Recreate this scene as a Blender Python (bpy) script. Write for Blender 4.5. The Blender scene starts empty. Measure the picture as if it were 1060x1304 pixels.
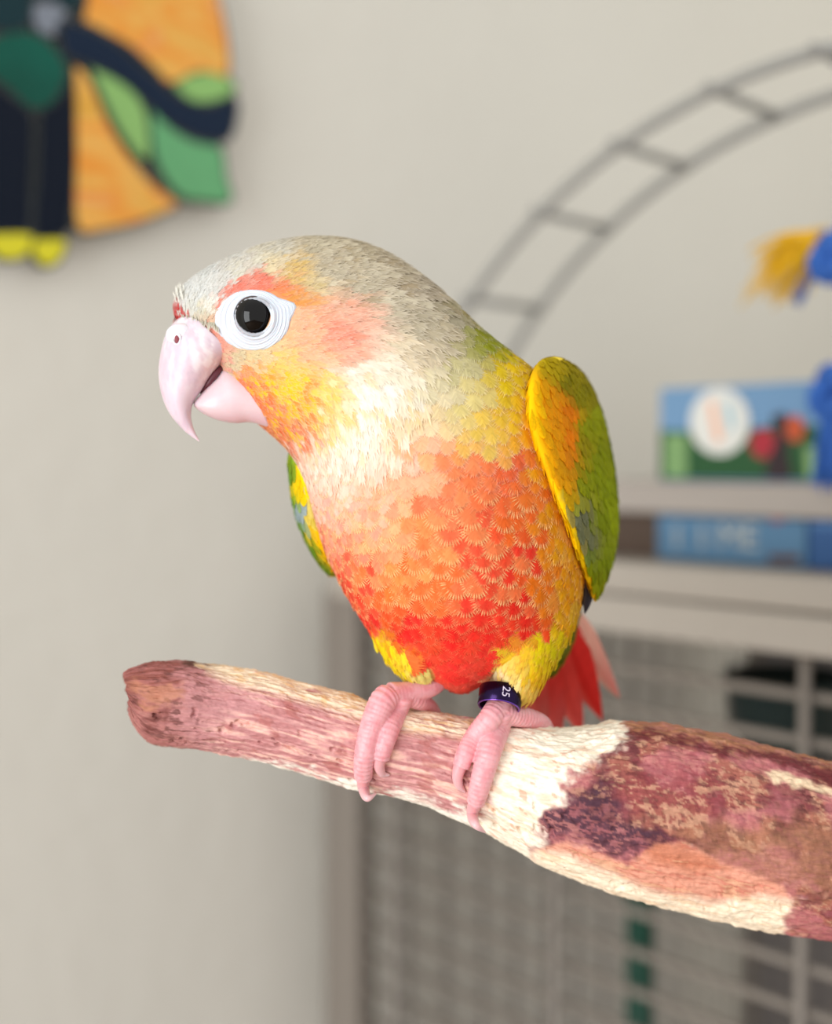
import bpy, bmesh, math, random
import numpy as np
from mathutils import Vector, Matrix
from mathutils.bvhtree import BVHTree

random.seed(7)
RNG = np.random.default_rng(11)
SC = bpy.context.scene
COL = SC.collection

# ------------------------------------------------------------------ camera
F = 1500.0                                   # focal length in photo pixels (1060 x 1304)
PITCH = math.atan(67 / 1500)
CAM = np.array([0.0, 0.0, 1.30])
FW = np.array([0, math.cos(PITCH), -math.sin(PITCH)])
UP = np.array([0, math.sin(PITCH), math.cos(PITCH)])
RT = np.array([1.0, 0, 0])
cam_d = bpy.data.cameras.new('camera'); cam = bpy.data.objects.new('camera', cam_d); COL.objects.link(cam)
cam.location = CAM; cam.rotation_euler = (math.pi / 2 - PITCH, 0, 0)
cam_d.sensor_fit = 'HORIZONTAL'; cam_d.sensor_width = 36; cam_d.lens = F * 36 / 1060
cam_d.clip_start = 0.01; cam_d.clip_end = 50
cam_d.dof.use_dof = True; cam_d.dof.focus_distance = 0.237; cam_d.dof.aperture_fstop = 7.0
SC.camera = cam

# ------------------------------------------------------------------ light
w = bpy.data.worlds.new('room_light'); SC.world = w; w.use_nodes = True
w.node_tree.nodes['Background'].inputs[0].default_value = (1.0, 0.985, 0.955, 1)
w.node_tree.nodes['Background'].inputs[1].default_value = 0.76

def area(name, loc, target, sx, sy, power, color):
    d = bpy.data.lights.new(name, 'AREA'); d.shape = 'RECTANGLE'; d.size = sx; d.size_y = sy
    d.energy = power; d.color = color
    o = bpy.data.objects.new(name, d); COL.objects.link(o); o.location = loc
    o.rotation_euler = (Vector(target) - Vector(loc)).to_track_quat('-Z', 'Y').to_euler()
    return o
# the tall window whose reflection stands in the parrot's eye: behind the camera to the left, in the wall facing the cage
area('window_left_offscreen', (-1.20, -1.42, 1.20), (-1.20 + 1.0, -1.42 + 1.0, 1.20), 1.1, 1.9, 34.0, (0.96, 0.985, 1.0))

SC.view_settings.view_transform = 'Standard'; SC.view_settings.look = 'None'
SC.view_settings.gamma = 1.0; SC.view_settings.use_curve_mapping = False
SC.view_settings.exposure = 0.25
SC.cycles.use_denoising = True
SC.cycles.max_bounces = 8

# ------------------------------------------------------------------ helpers
def ray(px, py):
    return RT * ((px - 530) / F) + UP * ((652 - py) / F) + FW
D0 = 0.25
S = D0 / F                                    # metres per photo pixel at the bird's distance
def at(px, py, wpx=0.0):                      # a pixel and its distance behind the bird's middle plane (in units of S)
    return CAM + ray(px, py) * (D0 + wpx * S)
def at_np(px, py, wpx):
    px = np.asarray(px, float); py = np.asarray(py, float); wpx = np.asarray(wpx, float)
    d = (D0 + wpx * S)[..., None]
    r = ((px - 530) / F)[..., None] * RT + ((652 - py) / F)[..., None] * UP + FW
    return CAM + r * d
def to_px(P):
    d = np.asarray(P) - CAM
    z = d @ FW
    return 530 + F * (d @ RT) / z, 652 - F * (d @ UP) / z, (z - D0) / S
def hit(px, py, Q, n):
    r = ray(px, py)
    return CAM + r * (((Q - CAM) @ n) / (r @ n))
def lin(c):
    c = np.asarray(c, float) / 255.0
    return np.where(c <= 0.04045, c / 12.92, ((c + 0.055) / 1.055) ** 2.4)
def sstep(a, b, x):
    t = np.clip((np.asarray(x, float) - a) / (b - a), 0, 1)
    return t * t * (3 - 2 * t)

def hash3(i, j, k):
    h = (i.astype(np.int64) * 374761393 + j.astype(np.int64) * 668265263 + k.astype(np.int64) * 2147483647 + 1013904223) & 0xffffffff
    h = ((h ^ (h >> 13)) * 1274126177) & 0xffffffff
    h = h ^ (h >> 16)
    return (h & 0xffff) / 65535.0
def vnoise(P):
    P = np.asarray(P, float); I = np.floor(P).astype(np.int64); f = P - I; f = f * f * (3 - 2 * f)
    r = 0
    for a in (0, 1):
        for b in (0, 1):
            for c in (0, 1):
                wt = (f[:, 0] if a else 1 - f[:, 0]) * (f[:, 1] if b else 1 - f[:, 1]) * (f[:, 2] if c else 1 - f[:, 2])
                r = r + wt * hash3(I[:, 0] + a, I[:, 1] + b, I[:, 2] + c)
    return r
def fbm(P, oct=4):
    r = 0; amp = 0.5; tot = 0
    P = np.asarray(P, float)
    for o in range(oct):
        r = r + amp * vnoise(P * 2 ** o + o * 17.3); tot += amp; amp *= 0.5
    return r / tot

def new_mesh(name, verts, faces, mat=None, colors=None, smooth=True):
    me = bpy.data.meshes.new(name)
    if isinstance(faces, np.ndarray):
        nf, k = faces.shape
        me.vertices.add(len(verts)); me.vertices.foreach_set('co', np.asarray(verts, np.float32).ravel())
        me.loops.add(nf * k); me.loops.foreach_set('vertex_index', faces.astype(np.int32).ravel())
        me.polygons.add(nf); me.polygons.foreach_set('loop_start', np.arange(0, nf * k, k, dtype=np.int32))
        me.update(calc_edges=True)
    else:
        me.from_pydata([tuple(v) for v in verts], [], faces)
    if smooth:
        me.polygons.foreach_set('use_smooth', np.ones(len(me.polygons), bool))
    if colors is not None:
        a = me.color_attributes.new('tint', 'FLOAT_COLOR', 'POINT')
        c4 = np.ones((len(verts), 4), np.float32); c4[:, :3] = colors
        a.data.foreach_set('color', c4.ravel())
    if mat is not None: me.materials.append(mat)
    me.validate()
    return me
def link(name, me, parent=None):
    o = bpy.data.objects.new(name, me); COL.objects.link(o)
    if parent is not None: attach(o, parent)
    return o
def world_loc(p):
    v = Vector((0, 0, 0))
    return v if p.parent is not None else p.location.copy()   # parts keep world coordinates, only the root empty is moved
def attach(o, parent):                        # meshes are made in world coordinates
    o.parent = parent; o.matrix_parent_inverse = Matrix.Translation(-world_loc(parent))
def tag(o, label=None, cat=None, group=None, kind=None):
    if label: o['label'] = label
    if cat: o['category'] = cat
    if group: o['group'] = group
    if kind: o['kind'] = kind
    return o
def thing(name, loc, label, cat, group=None):
    o = bpy.data.objects.new(name, None); COL.objects.link(o); o.location = Vector(loc); o.empty_display_size = 0.02
    return tag(o, label, cat, group)

def bevel_box(center, axes, half, bev=0.0008, seg=2):
    bm = bmesh.new(); bmesh.ops.create_cube(bm, size=2)
    for v in bm.verts: v.co = Vector((v.co.x * half[0], v.co.y * half[1], v.co.z * half[2]))
    if bev: bmesh.ops.bevel(bm, geom=bm.edges[:] , offset=bev, segments=seg, affect='EDGES', profile=0.6)
    A = np.array(axes); c = np.asarray(center)
    for v in bm.verts: v.co = Vector(c + v.co.x * A[0] + v.co.y * A[1] + v.co.z * A[2])
    bmesh.ops.recalc_face_normals(bm, faces=bm.faces[:])
    return bm
def bm_obj(name, bm, mat, parent=None, smooth=False):
    me = bpy.data.meshes.new(name); bm.to_mesh(me); bm.free(); me.materials.append(mat)
    if smooth: me.polygons.foreach_set('use_smooth', np.ones(len(me.polygons), bool))
    return link(name, me, parent)
def catmull(pts, n):
    P = np.asarray(pts, float); P = np.vstack([2 * P[0] - P[1], P, 2 * P[-1] - P[-2]]); out = []
    for i in range(1, len(P) - 2):
        for t in np.arange(n) / n:
            a, b, c, d = P[i - 1], P[i], P[i + 1], P[i + 2]
            out.append(0.5 * (2 * b + (c - a) * t + (2 * a - 5 * b + 4 * c - d) * t * t + (3 * b - a - 3 * c + d) * t ** 3))
    out.append(P[-2]); return np.array(out)
def tube_data(pts, rad, nseg=12, cap=True, closed=False):
    P = np.asarray(pts, float); n = len(P); rad = np.broadcast_to(np.asarray(rad, float), (n,))
    T = np.gradient(P, axis=0) if not closed else (np.roll(P, -1, 0) - np.roll(P, 1, 0))
    T /= np.linalg.norm(T, axis=1)[:, None] + 1e-12
    ref = np.array([0, 0, 1.0]) if abs(T[0][2]) < 0.9 else np.array([1.0, 0, 0])
    N = np.cross(T[0], ref); N /= np.linalg.norm(N); V = []
    ang = np.arange(nseg) * 2 * math.pi / nseg
    for i in range(n):
        N = N - T[i] * (N @ T[i]); N /= np.linalg.norm(N) + 1e-12; B = np.cross(T[i], N)
        V.append(P[i] + rad[i] * (np.cos(ang)[:, None] * N + np.sin(ang)[:, None] * B))
    V = np.vstack(V); Fc = []
    for i in range(n if closed else n - 1):
        i2 = (i + 1) % n
        for j in range(nseg):
            j2 = (j + 1) % nseg
            Fc.append((i * nseg + j, i * nseg + j2, i2 * nseg + j2, i2 * nseg + j))
    if cap and not closed:
        V = np.vstack([V, P[0] - T[0] * rad[0] * 0.4, P[-1] + T[-1] * rad[-1] * 0.4]); a = n * nseg; b = a + 1
        for j in range(nseg):
            j2 = (j + 1) % nseg
            Fc.append((a, j2, j)); Fc.append((b, (n - 1) * nseg + j, (n - 1) * nseg + j2))
    return V, Fc
def tube(name, pts, rad, mat, parent=None, nseg=12, cap=True, closed=False):
    V, Fc = tube_data(pts, rad, nseg, cap, closed)
    return link(name, new_mesh(name, V, Fc, mat), parent)
def join_data(parts):
    V = []; Fc = []; k = 0
    for v, f in parts:
        V.append(np.asarray(v)); Fc += [tuple(int(i) + k for i in q) for q in f]; k += len(v)
    return np.vstack(V), Fc
def remesh(verts, faces, voxel, smooth_iter=4, factor=0.5):
    me = new_mesh('tmp', verts, faces); o = bpy.data.objects.new('tmp', me); COL.objects.link(o)
    m = o.modifiers.new('r', 'REMESH'); m.mode = 'VOXEL'; m.voxel_size = voxel
    if smooth_iter:
        s = o.modifiers.new('s', 'SMOOTH'); s.iterations = smooth_iter; s.factor = factor
    dg = bpy.context.evaluated_depsgraph_get()
    out = bpy.data.meshes.new_from_object(o.evaluated_get(dg), depsgraph=dg)
    bpy.data.objects.remove(o); bpy.data.meshes.remove(me)
    out.polygons.foreach_set('use_smooth', np.ones(len(out.polygons), bool))
    return out
def mesh_np(me):
    v = np.empty(len(me.vertices) * 3, np.float32); me.vertices.foreach_get('co', v)
    return v.reshape(-1, 3).astype(float)
def set_tint(me, c):
    a = me.color_attributes.new('tint', 'FLOAT_COLOR', 'POINT')
    c4 = np.ones((len(c), 4), np.float32); c4[:, :3] = c; a.data.foreach_set('color', c4.ravel())

# ------------------------------------------------------------------ materials
def mat(name, color=(0.8, 0.8, 0.8), rough=0.6, attr=False, metal=0.0, noise=None, bump=None, sss=0.0, transl=0.0, spec=0.5, coat=0.0, sheen=0.0):
    m = bpy.data.materials.new(name); m.use_nodes = True; nt = m.node_tree; b = nt.nodes['Principled BSDF']
    b.inputs['Roughness'].default_value = rough; b.inputs['Metallic'].default_value = metal
    b.inputs['Specular IOR Level'].default_value = spec
    b.inputs['Coat Weight'].default_value = coat
    if sheen: b.inputs['Sheen Weight'].default_value = sheen
    tc = nt.nodes.new('ShaderNodeTexCoord')
    src = None
    if attr:
        a = nt.nodes.new('ShaderNodeAttribute'); a.attribute_name = 'tint'; src = a.outputs['Color']
    if noise:                                  # (scale, amount, stretch)
        sc, amt = noise[0], noise[1]
        mp = nt.nodes.new('ShaderNodeMapping'); nt.links.new(tc.outputs['Object'], mp.inputs[0])
        if len(noise) > 2: mp.inputs['Scale'].default_value = noise[2]
        nz = nt.nodes.new('ShaderNodeTexNoise'); nz.inputs['Scale'].default_value = sc; nz.inputs['Detail'].default_value = 6
        nt.links.new(mp.outputs[0], nz.inputs['Vector'])
        mr = nt.nodes.new('ShaderNodeMapRange'); mr.inputs['To Min'].default_value = 1 - amt; mr.inputs['To Max'].default_value = 1 + amt
        mr.inputs['From Min'].default_value = 0.25; mr.inputs['From Max'].default_value = 0.75
        nt.links.new(nz.outputs['Fac'], mr.inputs['Value'])
        mx = nt.nodes.new('ShaderNodeVectorMath'); mx.operation = 'SCALE'
        if src is not None: nt.links.new(src, mx.inputs[0])
        else: mx.inputs[0].default_value = tuple(color)
        nt.links.new(mr.outputs[0], mx.inputs['Scale']); src = mx.outputs[0]
    if src is not None: nt.links.new(src, b.inputs['Base Color'])
    else: b.inputs['Base Color'].default_value = (*color, 1)
    if bump:                                   # (scale, strength, distance[, stretch])
        mp = nt.nodes.new('ShaderNodeMapping'); nt.links.new(tc.outputs['Object'], mp.inputs[0])
        if len(bump) > 3: mp.inputs['Scale'].default_value = bump[3]
        nz = nt.nodes.new('ShaderNodeTexNoise'); nz.inputs['Scale'].default_value = bump[0]; nz.inputs['Detail'].default_value = 5
        nt.links.new(mp.outputs[0], nz.inputs['Vector'])
        bp = nt.nodes.new('ShaderNodeBump'); bp.inputs['Strength'].default_value = bump[1]; bp.inputs['Distance'].default_value = bump[2]
        nt.links.new(nz.outputs['Fac'], bp.inputs['Height']); nt.links.new(bp.outputs[0], b.inputs['Normal'])
    if sss:
        b.inputs['Subsurface Weight'].default_value = sss; b.inputs['Subsurface Radius'].default_value = (1, 0.45, 0.35)
        b.inputs['Subsurface Scale'].default_value = 0.0012
    if transl:
        t = nt.nodes.new('ShaderNodeBsdfTranslucent'); mix = nt.nodes.new('ShaderNodeMixShader'); mix.inputs[0].default_value = transl
        if src is not None: nt.links.new(src, t.inputs['Color'])
        else: t.inputs['Color'].default_value = (*color, 1)
        out = nt.nodes['Material Output']; nt.links.new(b.outputs[0], mix.inputs[1]); nt.links.new(t.outputs[0], mix.inputs[2])
        nt.links.new(mix.outputs[0], out.inputs['Surface'])
    return m

M = {}
M['wall'] = mat('wall_paint', lin((224, 221, 212)), 0.85, noise=(6, 0.02), bump=(55, 0.35, 0.002))
M['floor'] = mat('floor_wood', lin((150, 120, 90)), 0.5, noise=(9, 0.15, (1, 8, 1)))
M['feather'] = mat('feather', attr=True, rough=0.72, transl=0.22, spec=0.10)
M['skin_body'] = mat('down', attr=True, rough=0.8, spec=0.1)
M['beak'] = mat('beak_keratin', attr=True, rough=0.32, sss=0.35, noise=(260, 0.03), bump=(420, 0.12, 0.0003, (1, 1, 0.35)))
M['claw'] = mat('claw_keratin', attr=True, rough=0.3, sss=0.3)
M['foot'] = mat('foot_skin', attr=True, rough=0.42, sss=0.35, bump=(2200, 0.3, 0.0001))
M['eye'] = mat('eye_gloss', lin((8, 7, 8)), 0.03, spec=0.32)
M['eyering'] = mat('eye_ring_skin', attr=True, rough=0.6, sss=0.25, bump=(1400, 0.2, 0.0002))
M['nostril'] = mat('nostril_skin', lin((140, 62, 72)), 0.6)
M['mouth'] = mat('mouth_dark', lin((95, 40, 52)), 0.4)
M['wood'] = mat('branch_wood', attr=True, rough=0.72, spec=0.3, noise=(1700, 0.16, (0.3, 1, 1)), bump=(1300, 0.5, 0.0004, (0.3, 1, 1)))
M['band'] = mat('band_metal', lin((40, 26, 62)), 0.22, metal=0.9)
M['band_rim'] = mat('band_rim', lin((120, 80, 190)), 0.15, metal=0.95)
M['band_text'] = mat('band_engraving', lin((215, 205, 225)), 0.5)
M['cream'] = mat('cream_painted_metal', lin((160, 152, 142)), 0.45, noise=(30, 0.03))
M['bar'] = mat('taupe_powder_coat', lin((124, 116, 108)), 0.4)
M['wire'] = mat('grey_wire', lin((148, 147, 143)), 0.4)
M['liner'] = mat('charcoal_panel', lin((104, 98, 96)), 0.7, noise=(14, 0.12))
M['tray_dark'] = mat('dark_tray', lin((70, 66, 66)), 0.7)
M['green_dark'] = mat('dark_green_plastic', lin((6, 66, 50)), 0.4)
M['shelf'] = mat('whitewashed_wood', lin((160, 151, 143)), 0.6, noise=(18, 0.05, (1, 1, 6)))
M['shelf_brown'] = mat('brown_wood', lin((92, 74, 62)), 0.6, noise=(30, 0.15, (1, 1, 5)))

# ------------------------------------------------------------------ setting: walls, floor
A45 = math.radians(45)
DIR = np.array([math.sin(A45), -math.cos(A45), 0])        # along the cage front, to the right and nearer
INW = np.array([math.cos(A45), math.sin(A45), 0])         # from the cage front inwards
ZUP = np.array([0, 0, 1.0])
P0 = CAM + ray(455, 800) * 0.62; P0 = np.array([P0[0], P0[1], 0.0])   # front left cage corner, on the floor
WL = P0 - DIR * 0.05                                      # a point of the left wall
def struct(name, bm, m): return tag(bm_obj(name, bm, m), kind='structure')
struct('wall_left', bevel_box(WL - DIR * 0.05 - INW * 0.45 + ZUP * 1.25, (DIR, INW, ZUP), (0.05, 1.2, 1.25), 0), M['wall'])
struct('wall_right', bevel_box(WL + INW * 0.80 + DIR * 0.9 + ZUP * 1.25, (DIR, INW, ZUP), (0.95, 0.05, 1.25), 0), M['wall'])
struct('floor', bevel_box(np.array([0.2, 0.0, -0.02]), (DIR, INW, ZUP), (2.2, 2.2, 0.02), 0), M['floor'])

# ------------------------------------------------------------------ bird cage
ZT = 1.257; ZB = 0.30; CW = 0.52; CD = 0.42
cage = thing('bird_cage', P0 + DIR * CW / 2 + INW * CD / 2, 'cream and taupe wire bird cage with a flat tray top behind the perch', 'cage')
def cp(t, s, z): return P0 + DIR * t + INW * s + ZUP * z
for (t, s) in ((0, 0), (CW, 0), (0, CD), (CW, CD)):
    bm_obj('corner_post', bevel_box(cp(t, s, 0.62), (DIR, INW, ZUP), (0.0065, 0.0065, 0.61), 0.0015), M['bar'], cage)
bm_obj('side_frame', bevel_box(cp(-0.019, 0.006, 0.62), (DIR, INW, ZUP), (0.011, 0.004, 0.61), 0.0015), M['bar'], cage)
RT0, RT1 = 1.2275, 1.243
bm_obj('top_rail', bevel_box(cp(CW / 2, 0, (RT0 + RT1) / 2), (DIR, INW, ZUP), (CW / 2 + 0.012, 0.009, (RT1 - RT0) / 2), 0.002), M['cream'], cage)
bm_obj('top_rail', bevel_box(cp(CW / 2, CD, (RT0 + RT1) / 2), (DIR, INW, ZUP), (CW / 2 + 0.012, 0.009, (RT1 - RT0) / 2), 0.002), M['cream'], cage)
for t in (0, CW):
    bm_obj('top_rail', bevel_box(cp(t, CD / 2, (RT0 + RT1) / 2), (INW, DIR, ZUP), (CD / 2 - 0.01, 0.009, (RT1 - RT0) / 2), 0.002), M['cream'], cage)
bm_obj('play_tray', bevel_box(cp(CW / 2, CD / 2, RT1 + 0.006), (DIR, INW, ZUP), (CW / 2 + 0.008, CD / 2 + 0.006, 0.0055), 0.003), M['cream'], cage)
bm_obj('tray_lip', bevel_box(cp(CW / 2, -0.004, 1.2505), (DIR, INW, ZUP), (CW / 2 + 0.014, 0.005, 0.0068), 0.003), M['cream'], cage)
bm_obj('bottom_tray', bevel_box(cp(CW / 2, CD / 2, ZB), (DIR, INW, ZUP), (CW / 2, CD / 2, 0.03), 0.004), M['tray_dark'], cage)
bm_obj('back_panel', bevel_box(cp(CW / 2, CD - 0.012, 0.78), (DIR, INW, ZUP), (CW / 2 - 0.01, 0.002, 0.445), 0), M['liner'], cage)
# bars: the front has horizontal rods with a few upright ones; the sides have upright rods
hb = None
zs = [hit(800, y, P0, INW)[2] for y in (852, 904)]
zbar = zs[0]; k = 0
def rod_mesh(name, a, b, r):
    V, Fc = tube_data(np.array([a, b]), r, 10); return new_mesh(name, V, Fc, M['bar'])
base = rod_mesh('bar', cp(0.006, 0, 0), cp(CW - 0.006, 0, 0), 0.0021)
for i in range(-1, 54):
    z = zs[0] - i * 0.0172
    if z < ZB + 0.04: break
    if z > RT0 - 0.004: continue
    o = link('bar', base, cage); o.location = (0, 0, z)
upr = rod_mesh('upright_bar', cp(0, 0, ZB), cp(0, 0, RT0), 0.0023)
for px in (510, 716, 1030, 1290):
    q = hit(px, 1000, P0, INW); t = (q - P0) @ DIR
    if t < CW - 0.02:
        o = link('upright_bar', upr, cage); o.location = Vector(DIR * t - INW * 0.004)
for i in range(1, 14):
    o = link('side_bar', upr, cage); o.location = Vector(DIR * 0.008 + INW * (i * CD / 14))
for i in range(1, 27):
    o = link('back_bar', upr, cage); o.location = Vector(INW * (CD - 0.02) + DIR * (i * CW / 27))
for ch in cage.children:
    if ch.name.startswith('side_bar') or ch.name.startswith('back_bar'): pass

# green things inside the cage
q = hit(815, 1200, P0 + INW * 0.05, INW)
gt = thing('climbing_tube', (q[0], q[1], ZB + 0.03), 'dark green upright tube standing inside the bird cage', 'tube')
b0 = np.array([q[0], q[1], ZB + 0.0305]); z1 = hit(815, 1142, P0 + INW * 0.05, INW)[2]
tube('tube_body', np.array([b0, [q[0], q[1], z1]]), 0.0066, M['green_dark'], gt, 20)
tube('rim', np.array([[q[0], q[1], z1 - 0.004], [q[0], q[1], z1 + 0.001]]), 0.0074, M['green_dark'], gt, 20)
q = hit(1010, 905, P0 + INW * 0.09, INW)
gc = thing('feeding_cup', (q[0], q[1], q[2] - 0.018), 'dark green feeding cup hung inside the cage under its top rail', 'cup')
cmat0 = mat('black_green_plastic', lin((14, 34, 34)), 0.5)
prof = [(0.0, -0.017), (0.022, -0.017), (0.027, -0.012), (0.03, 0.012), (0.032, 0.014), (0.032, 0.017), (0.0285, 0.017), (0.026, -0.01), (0.0, -0.013)]
V = []; Fc = []; ns = 28
for (r, z) in prof:
    for j in range(ns): V.append(q + np.array([r * math.cos(j * 2 * math.pi / ns), r * math.sin(j * 2 * math.pi / ns), z]))
for i in range(len(prof) - 1):
    for j in range(ns):
        j2 = (j + 1) % ns; Fc.append((i * ns + j, i * ns + j2, (i + 1) * ns + j2, (i + 1) * ns + j))
link('bowl', new_mesh('bowl', V, Fc, cmat0), gc)
tube('hanger', np.array([q + [0.03, 0, 0.014], q + [0.034, 0.0, 0.03], [q[0] + 0.034, q[1], RT0 + 0.002]]), 0.0015, M['wire'], gc, 8)

# ------------------------------------------------------------------ wire arch ladder on the cage top
arch = thing('arch_ladder', cp(0.242, 0.057, ZT), 'grey wire arch ladder rising over the top of the bird cage', 'ladder')
def arcpt(t_ang, s): return cp(0.242 + 0.264 * math.cos(t_ang), s, 1.196 + 0.264 * math.sin(t_ang))
a0 = math.asin((RT1 + 0.012 - 1.196) / 0.264)
angs = np.linspace(math.pi - a0, a0, 90)
for s in (0.03, 0.084):
    tube('rail', np.array([arcpt(a, s) for a in angs]), 0.0028, M['wire'], arch, 10)
def ang_of(px, py):
    q = hit(px, py, P0 + INW * 0.03, INW); return math.atan2(q[2] - 1.196, (q - P0) @ DIR - 0.242)
ra = [ang_of(*p) for p in ((600, 380), (690, 272), (790, 185), (910, 110), (1045, 62))]
stepa = (ra[0] - ra[-1]) / 4
ra = [ra[0] + stepa] + ra + [ra[-1] - stepa * k for k in range(1, 7)]
for a in ra:
    if a0 + 0.05 < a < math.pi - a0 - 0.02:
        tube('rung', np.array([arcpt(a, 0.0235), arcpt(a, 0.0875)]), 0.0022, M['wire'], arch, 10)

# ------------------------------------------------------------------ shelf rack and boxes on the cage top
SF = 0.036; SR = 0.474
Qs = P0 + INW * SF
zs1 = hit(900, 614, Qs, INW)[2]; zs0 = hit(900, 656, Qs, INW)[2]
TT = RT1 + 0.0118
tl = (hit(742, 620, Qs, INW) - P0) @ DIR
rack = thing('shelf_rack', cp((tl + CW) / 2, SF + 0.08, TT), 'low whitewashed shelf board standing on the cage top', 'shelf')
bm_obj('board', bevel_box(cp((tl + SR) / 2, SF + 0.08, (zs1 + zs0) / 2), (DIR, INW, ZUP), ((SR - tl) / 2, 0.08, (zs1 - zs0) / 2), 0.0015), M['shelf'], rack)
tb = (hit(834, 690, Qs, INW) - P0) @ DIR
bm_obj('end_support', bevel_box(cp((tl + 0.004 + tb - 0.004) / 2, SF + 0.085, (zs0 + TT) / 2), (DIR, INW, ZUP), ((tb - tl - 0.008) / 2, 0.07, (zs0 - TT) / 2), 0.001), M['shelf_brown'], rack)
bm_obj('end_support', bevel_box(cp(SR - 0.01, SF + 0.085, (zs0 + TT) / 2), (DIR, INW, ZUP), (0.009, 0.07, (zs0 - TT) / 2), 0.001), M['shelf_brown'], rack)

def flat_poly(px_pts, Q, n, off, thick, sm=0):
    """a polygon given in photo pixels, laid on the plane through Q with normal n (pointing away from it towards the viewer)"""
    P = np.array(px_pts, float)
    if sm: P = catmull(np.vstack([P, P[:1]]), sm)[:-1]
    W = [hit(x, y, Q, n) + n * off for x, y in P]
    bm = bmesh.new(); vs = [bm.verts.new(Vector(p)) for p in W]
    f = bm.faces.new(vs); r = bmesh.ops.extrude_face_region(bm, geom=[f])
    for e in r['geom']:
        if isinstance(e, bmesh.types.BMVert): e.co += Vector(n * thick)
    bmesh.ops.recalc_face_normals(bm, faces=bm.faces[:])
    bmesh.ops.triangulate(bm, faces=[f for f in bm.faces if len(f.verts) > 4])
    return bm
def ell(cx, cy, rx, ry, n=28, a0=0.0):
    return [(cx + rx * math.cos(a0 + i * 2 * math.pi / n), cy + ry * math.sin(a0 + i * 2 * math.pi / n)) for i in range(n)]
def cmat(name, rgb, rough=0.6, **k): return mat(name, lin(rgb), rough, **k)

BF = SF + 0.006; Qb = P0 + INW * BF
OUT = -INW
def box_between(px0, px1, z0, z1, depth, m, name, parent):
    t0 = (hit(px0, 600, Qb, INW) - P0) @ DIR; t1 = (hit(px1, 600, Qb, INW) - P0) @ DIR
    return bm_obj(name, bevel_box(cp((t0 + t1) / 2, BF + depth / 2, (z0 + z1) / 2), (DIR, INW, ZUP), ((t1 - t0) / 2, depth / 2, (z1 - z0) / 2), 0.0008), m, parent)
zb1 = hit(900, 492, Qb, INW)[2]
bx = thing('treat_box', cp((hit(950, 600, Qb, INW) - P0) @ DIR, BF + 0.03, zs1), 'sky blue and green printed carton with a white round badge, on the whitewashed shelf', 'box')
box_between(840, 1095, zs1 + 0.0003, zb1, 0.055, cmat('carton_sky_blue', (104, 142, 178)), 'carton', bx)
def decal(name, pts, rgb, parent, lvl=1, sm=0):
    return bm_obj(name, flat_poly(pts, Qb, OUT, 0.00005 + 0.00025 * (lvl - 1), 0.00025, sm), cmat(name + '_ink', rgb), parent)
decal('green_band', [(841, 548), (900, 550), (960, 546), (1000, 540), (1092, 545), (1092, 611), (841, 609)], (14, 74, 30), bx, 1)
decal('pale_label', [(848, 553), (876, 553), (876, 608), (848, 607)], (116, 152, 96), bx, 2)
decal('badge', ell(918, 537, 38, 43), (214, 214, 208), bx, 3)
decal('badge_stripe', [(903, 512), (912, 510), (922, 560), (913, 565)], (232, 178, 150), bx, 4)
decal('badge_stripe', [(924, 512), (934, 514), (938, 545), (930, 548)], (160, 190, 200), bx, 4)
decal('red_fruit', ell(973, 565, 17, 19), (160, 26, 44), bx, 2)
decal('dark_fruit', [(984, 530), (1000, 526), (1008, 545), (1004, 575), (1008, 608), (976, 607), (982, 580), (990, 560)], (36, 14, 22), bx, 3, 3)
decal('orange_fruit', ell(1014, 546, 12, 17), (184, 76, 34), bx, 4)
decal('pale_label', [(1026, 570), (1046, 566), (1044, 608), (1028, 608)], (130, 165, 105), bx, 2)

zl1 = zs0 - 0.0006; zl0 = TT
bx2 = thing('flat_carton', cp((hit(930, 690, Qb, INW) - P0) @ DIR, BF + 0.03, zl0), 'flat blue carton with pale lettering lying under the shelf board', 'box')
box_between(838, 1028, zl0 + 0.0003, zl1, 0.055, cmat('carton_blue', (86, 128, 162)), 'carton', bx2)
decal('dark_foot_print', [(980, 706), (1018, 706), (1020, 716), (980, 716)], (92, 60, 50), bx2, 2)
decal('red_spot', ell(991, 662, 9, 4), (150, 80, 100), bx2, 2)
def text_mesh(name, body, size, m, mtx, parent, extrude=0.0001):
    c = bpy.data.curves.new(name, 'FONT'); c.body = body; c.size = size; c.extrude = extrude; c.align_x = 'CENTER'; c.align_y = 'CENTER'
    o = bpy.data.objects.new(name, c); COL.objects.link(o); dg = bpy.context.evaluated_depsgraph_get()
    me = bpy.data.meshes.new_from_object(o.evaluated_get(dg), depsgraph=dg); bpy.data.objects.remove(o)
    me.transform(mtx); me.materials.clear(); me.materials.append(m)
    return link(name, me, parent)
mt = cmat('pale_ink', (186, 190, 186))
for s_, px, wd in (('I', 863, 1), ('I', 895, 1), ('ME', 940, 1)):
    q = hit(px, 685, Qb, INW) + OUT * 0.0004
    mtx = Matrix(((DIR[0], 0, OUT[0], q[0]), (DIR[1], 0, OUT[1], q[1]), (DIR[2], 1, OUT[2], q[2]), (0, 0, 0, 1)))
    text_mesh('lettering', s_, 0.0155, mt, mtx, bx2)
bx3 = thing('navy_carton', cp((hit(1060, 690, Qb, INW) - P0) @ DIR, BF + 0.03, zl0), 'darker blue carton beside the flat lettered carton under the shelf', 'box')
box_between(1031, 1100, zl0 + 0.0003, zl1, 0.055, cmat('carton_navy', (44, 88, 142)), 'carton', bx3)
decal('lid_stripe', [(1033, 664), (1096, 667), (1096, 674), (1033, 671)], (86, 130, 182), bx3, 1)

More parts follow.
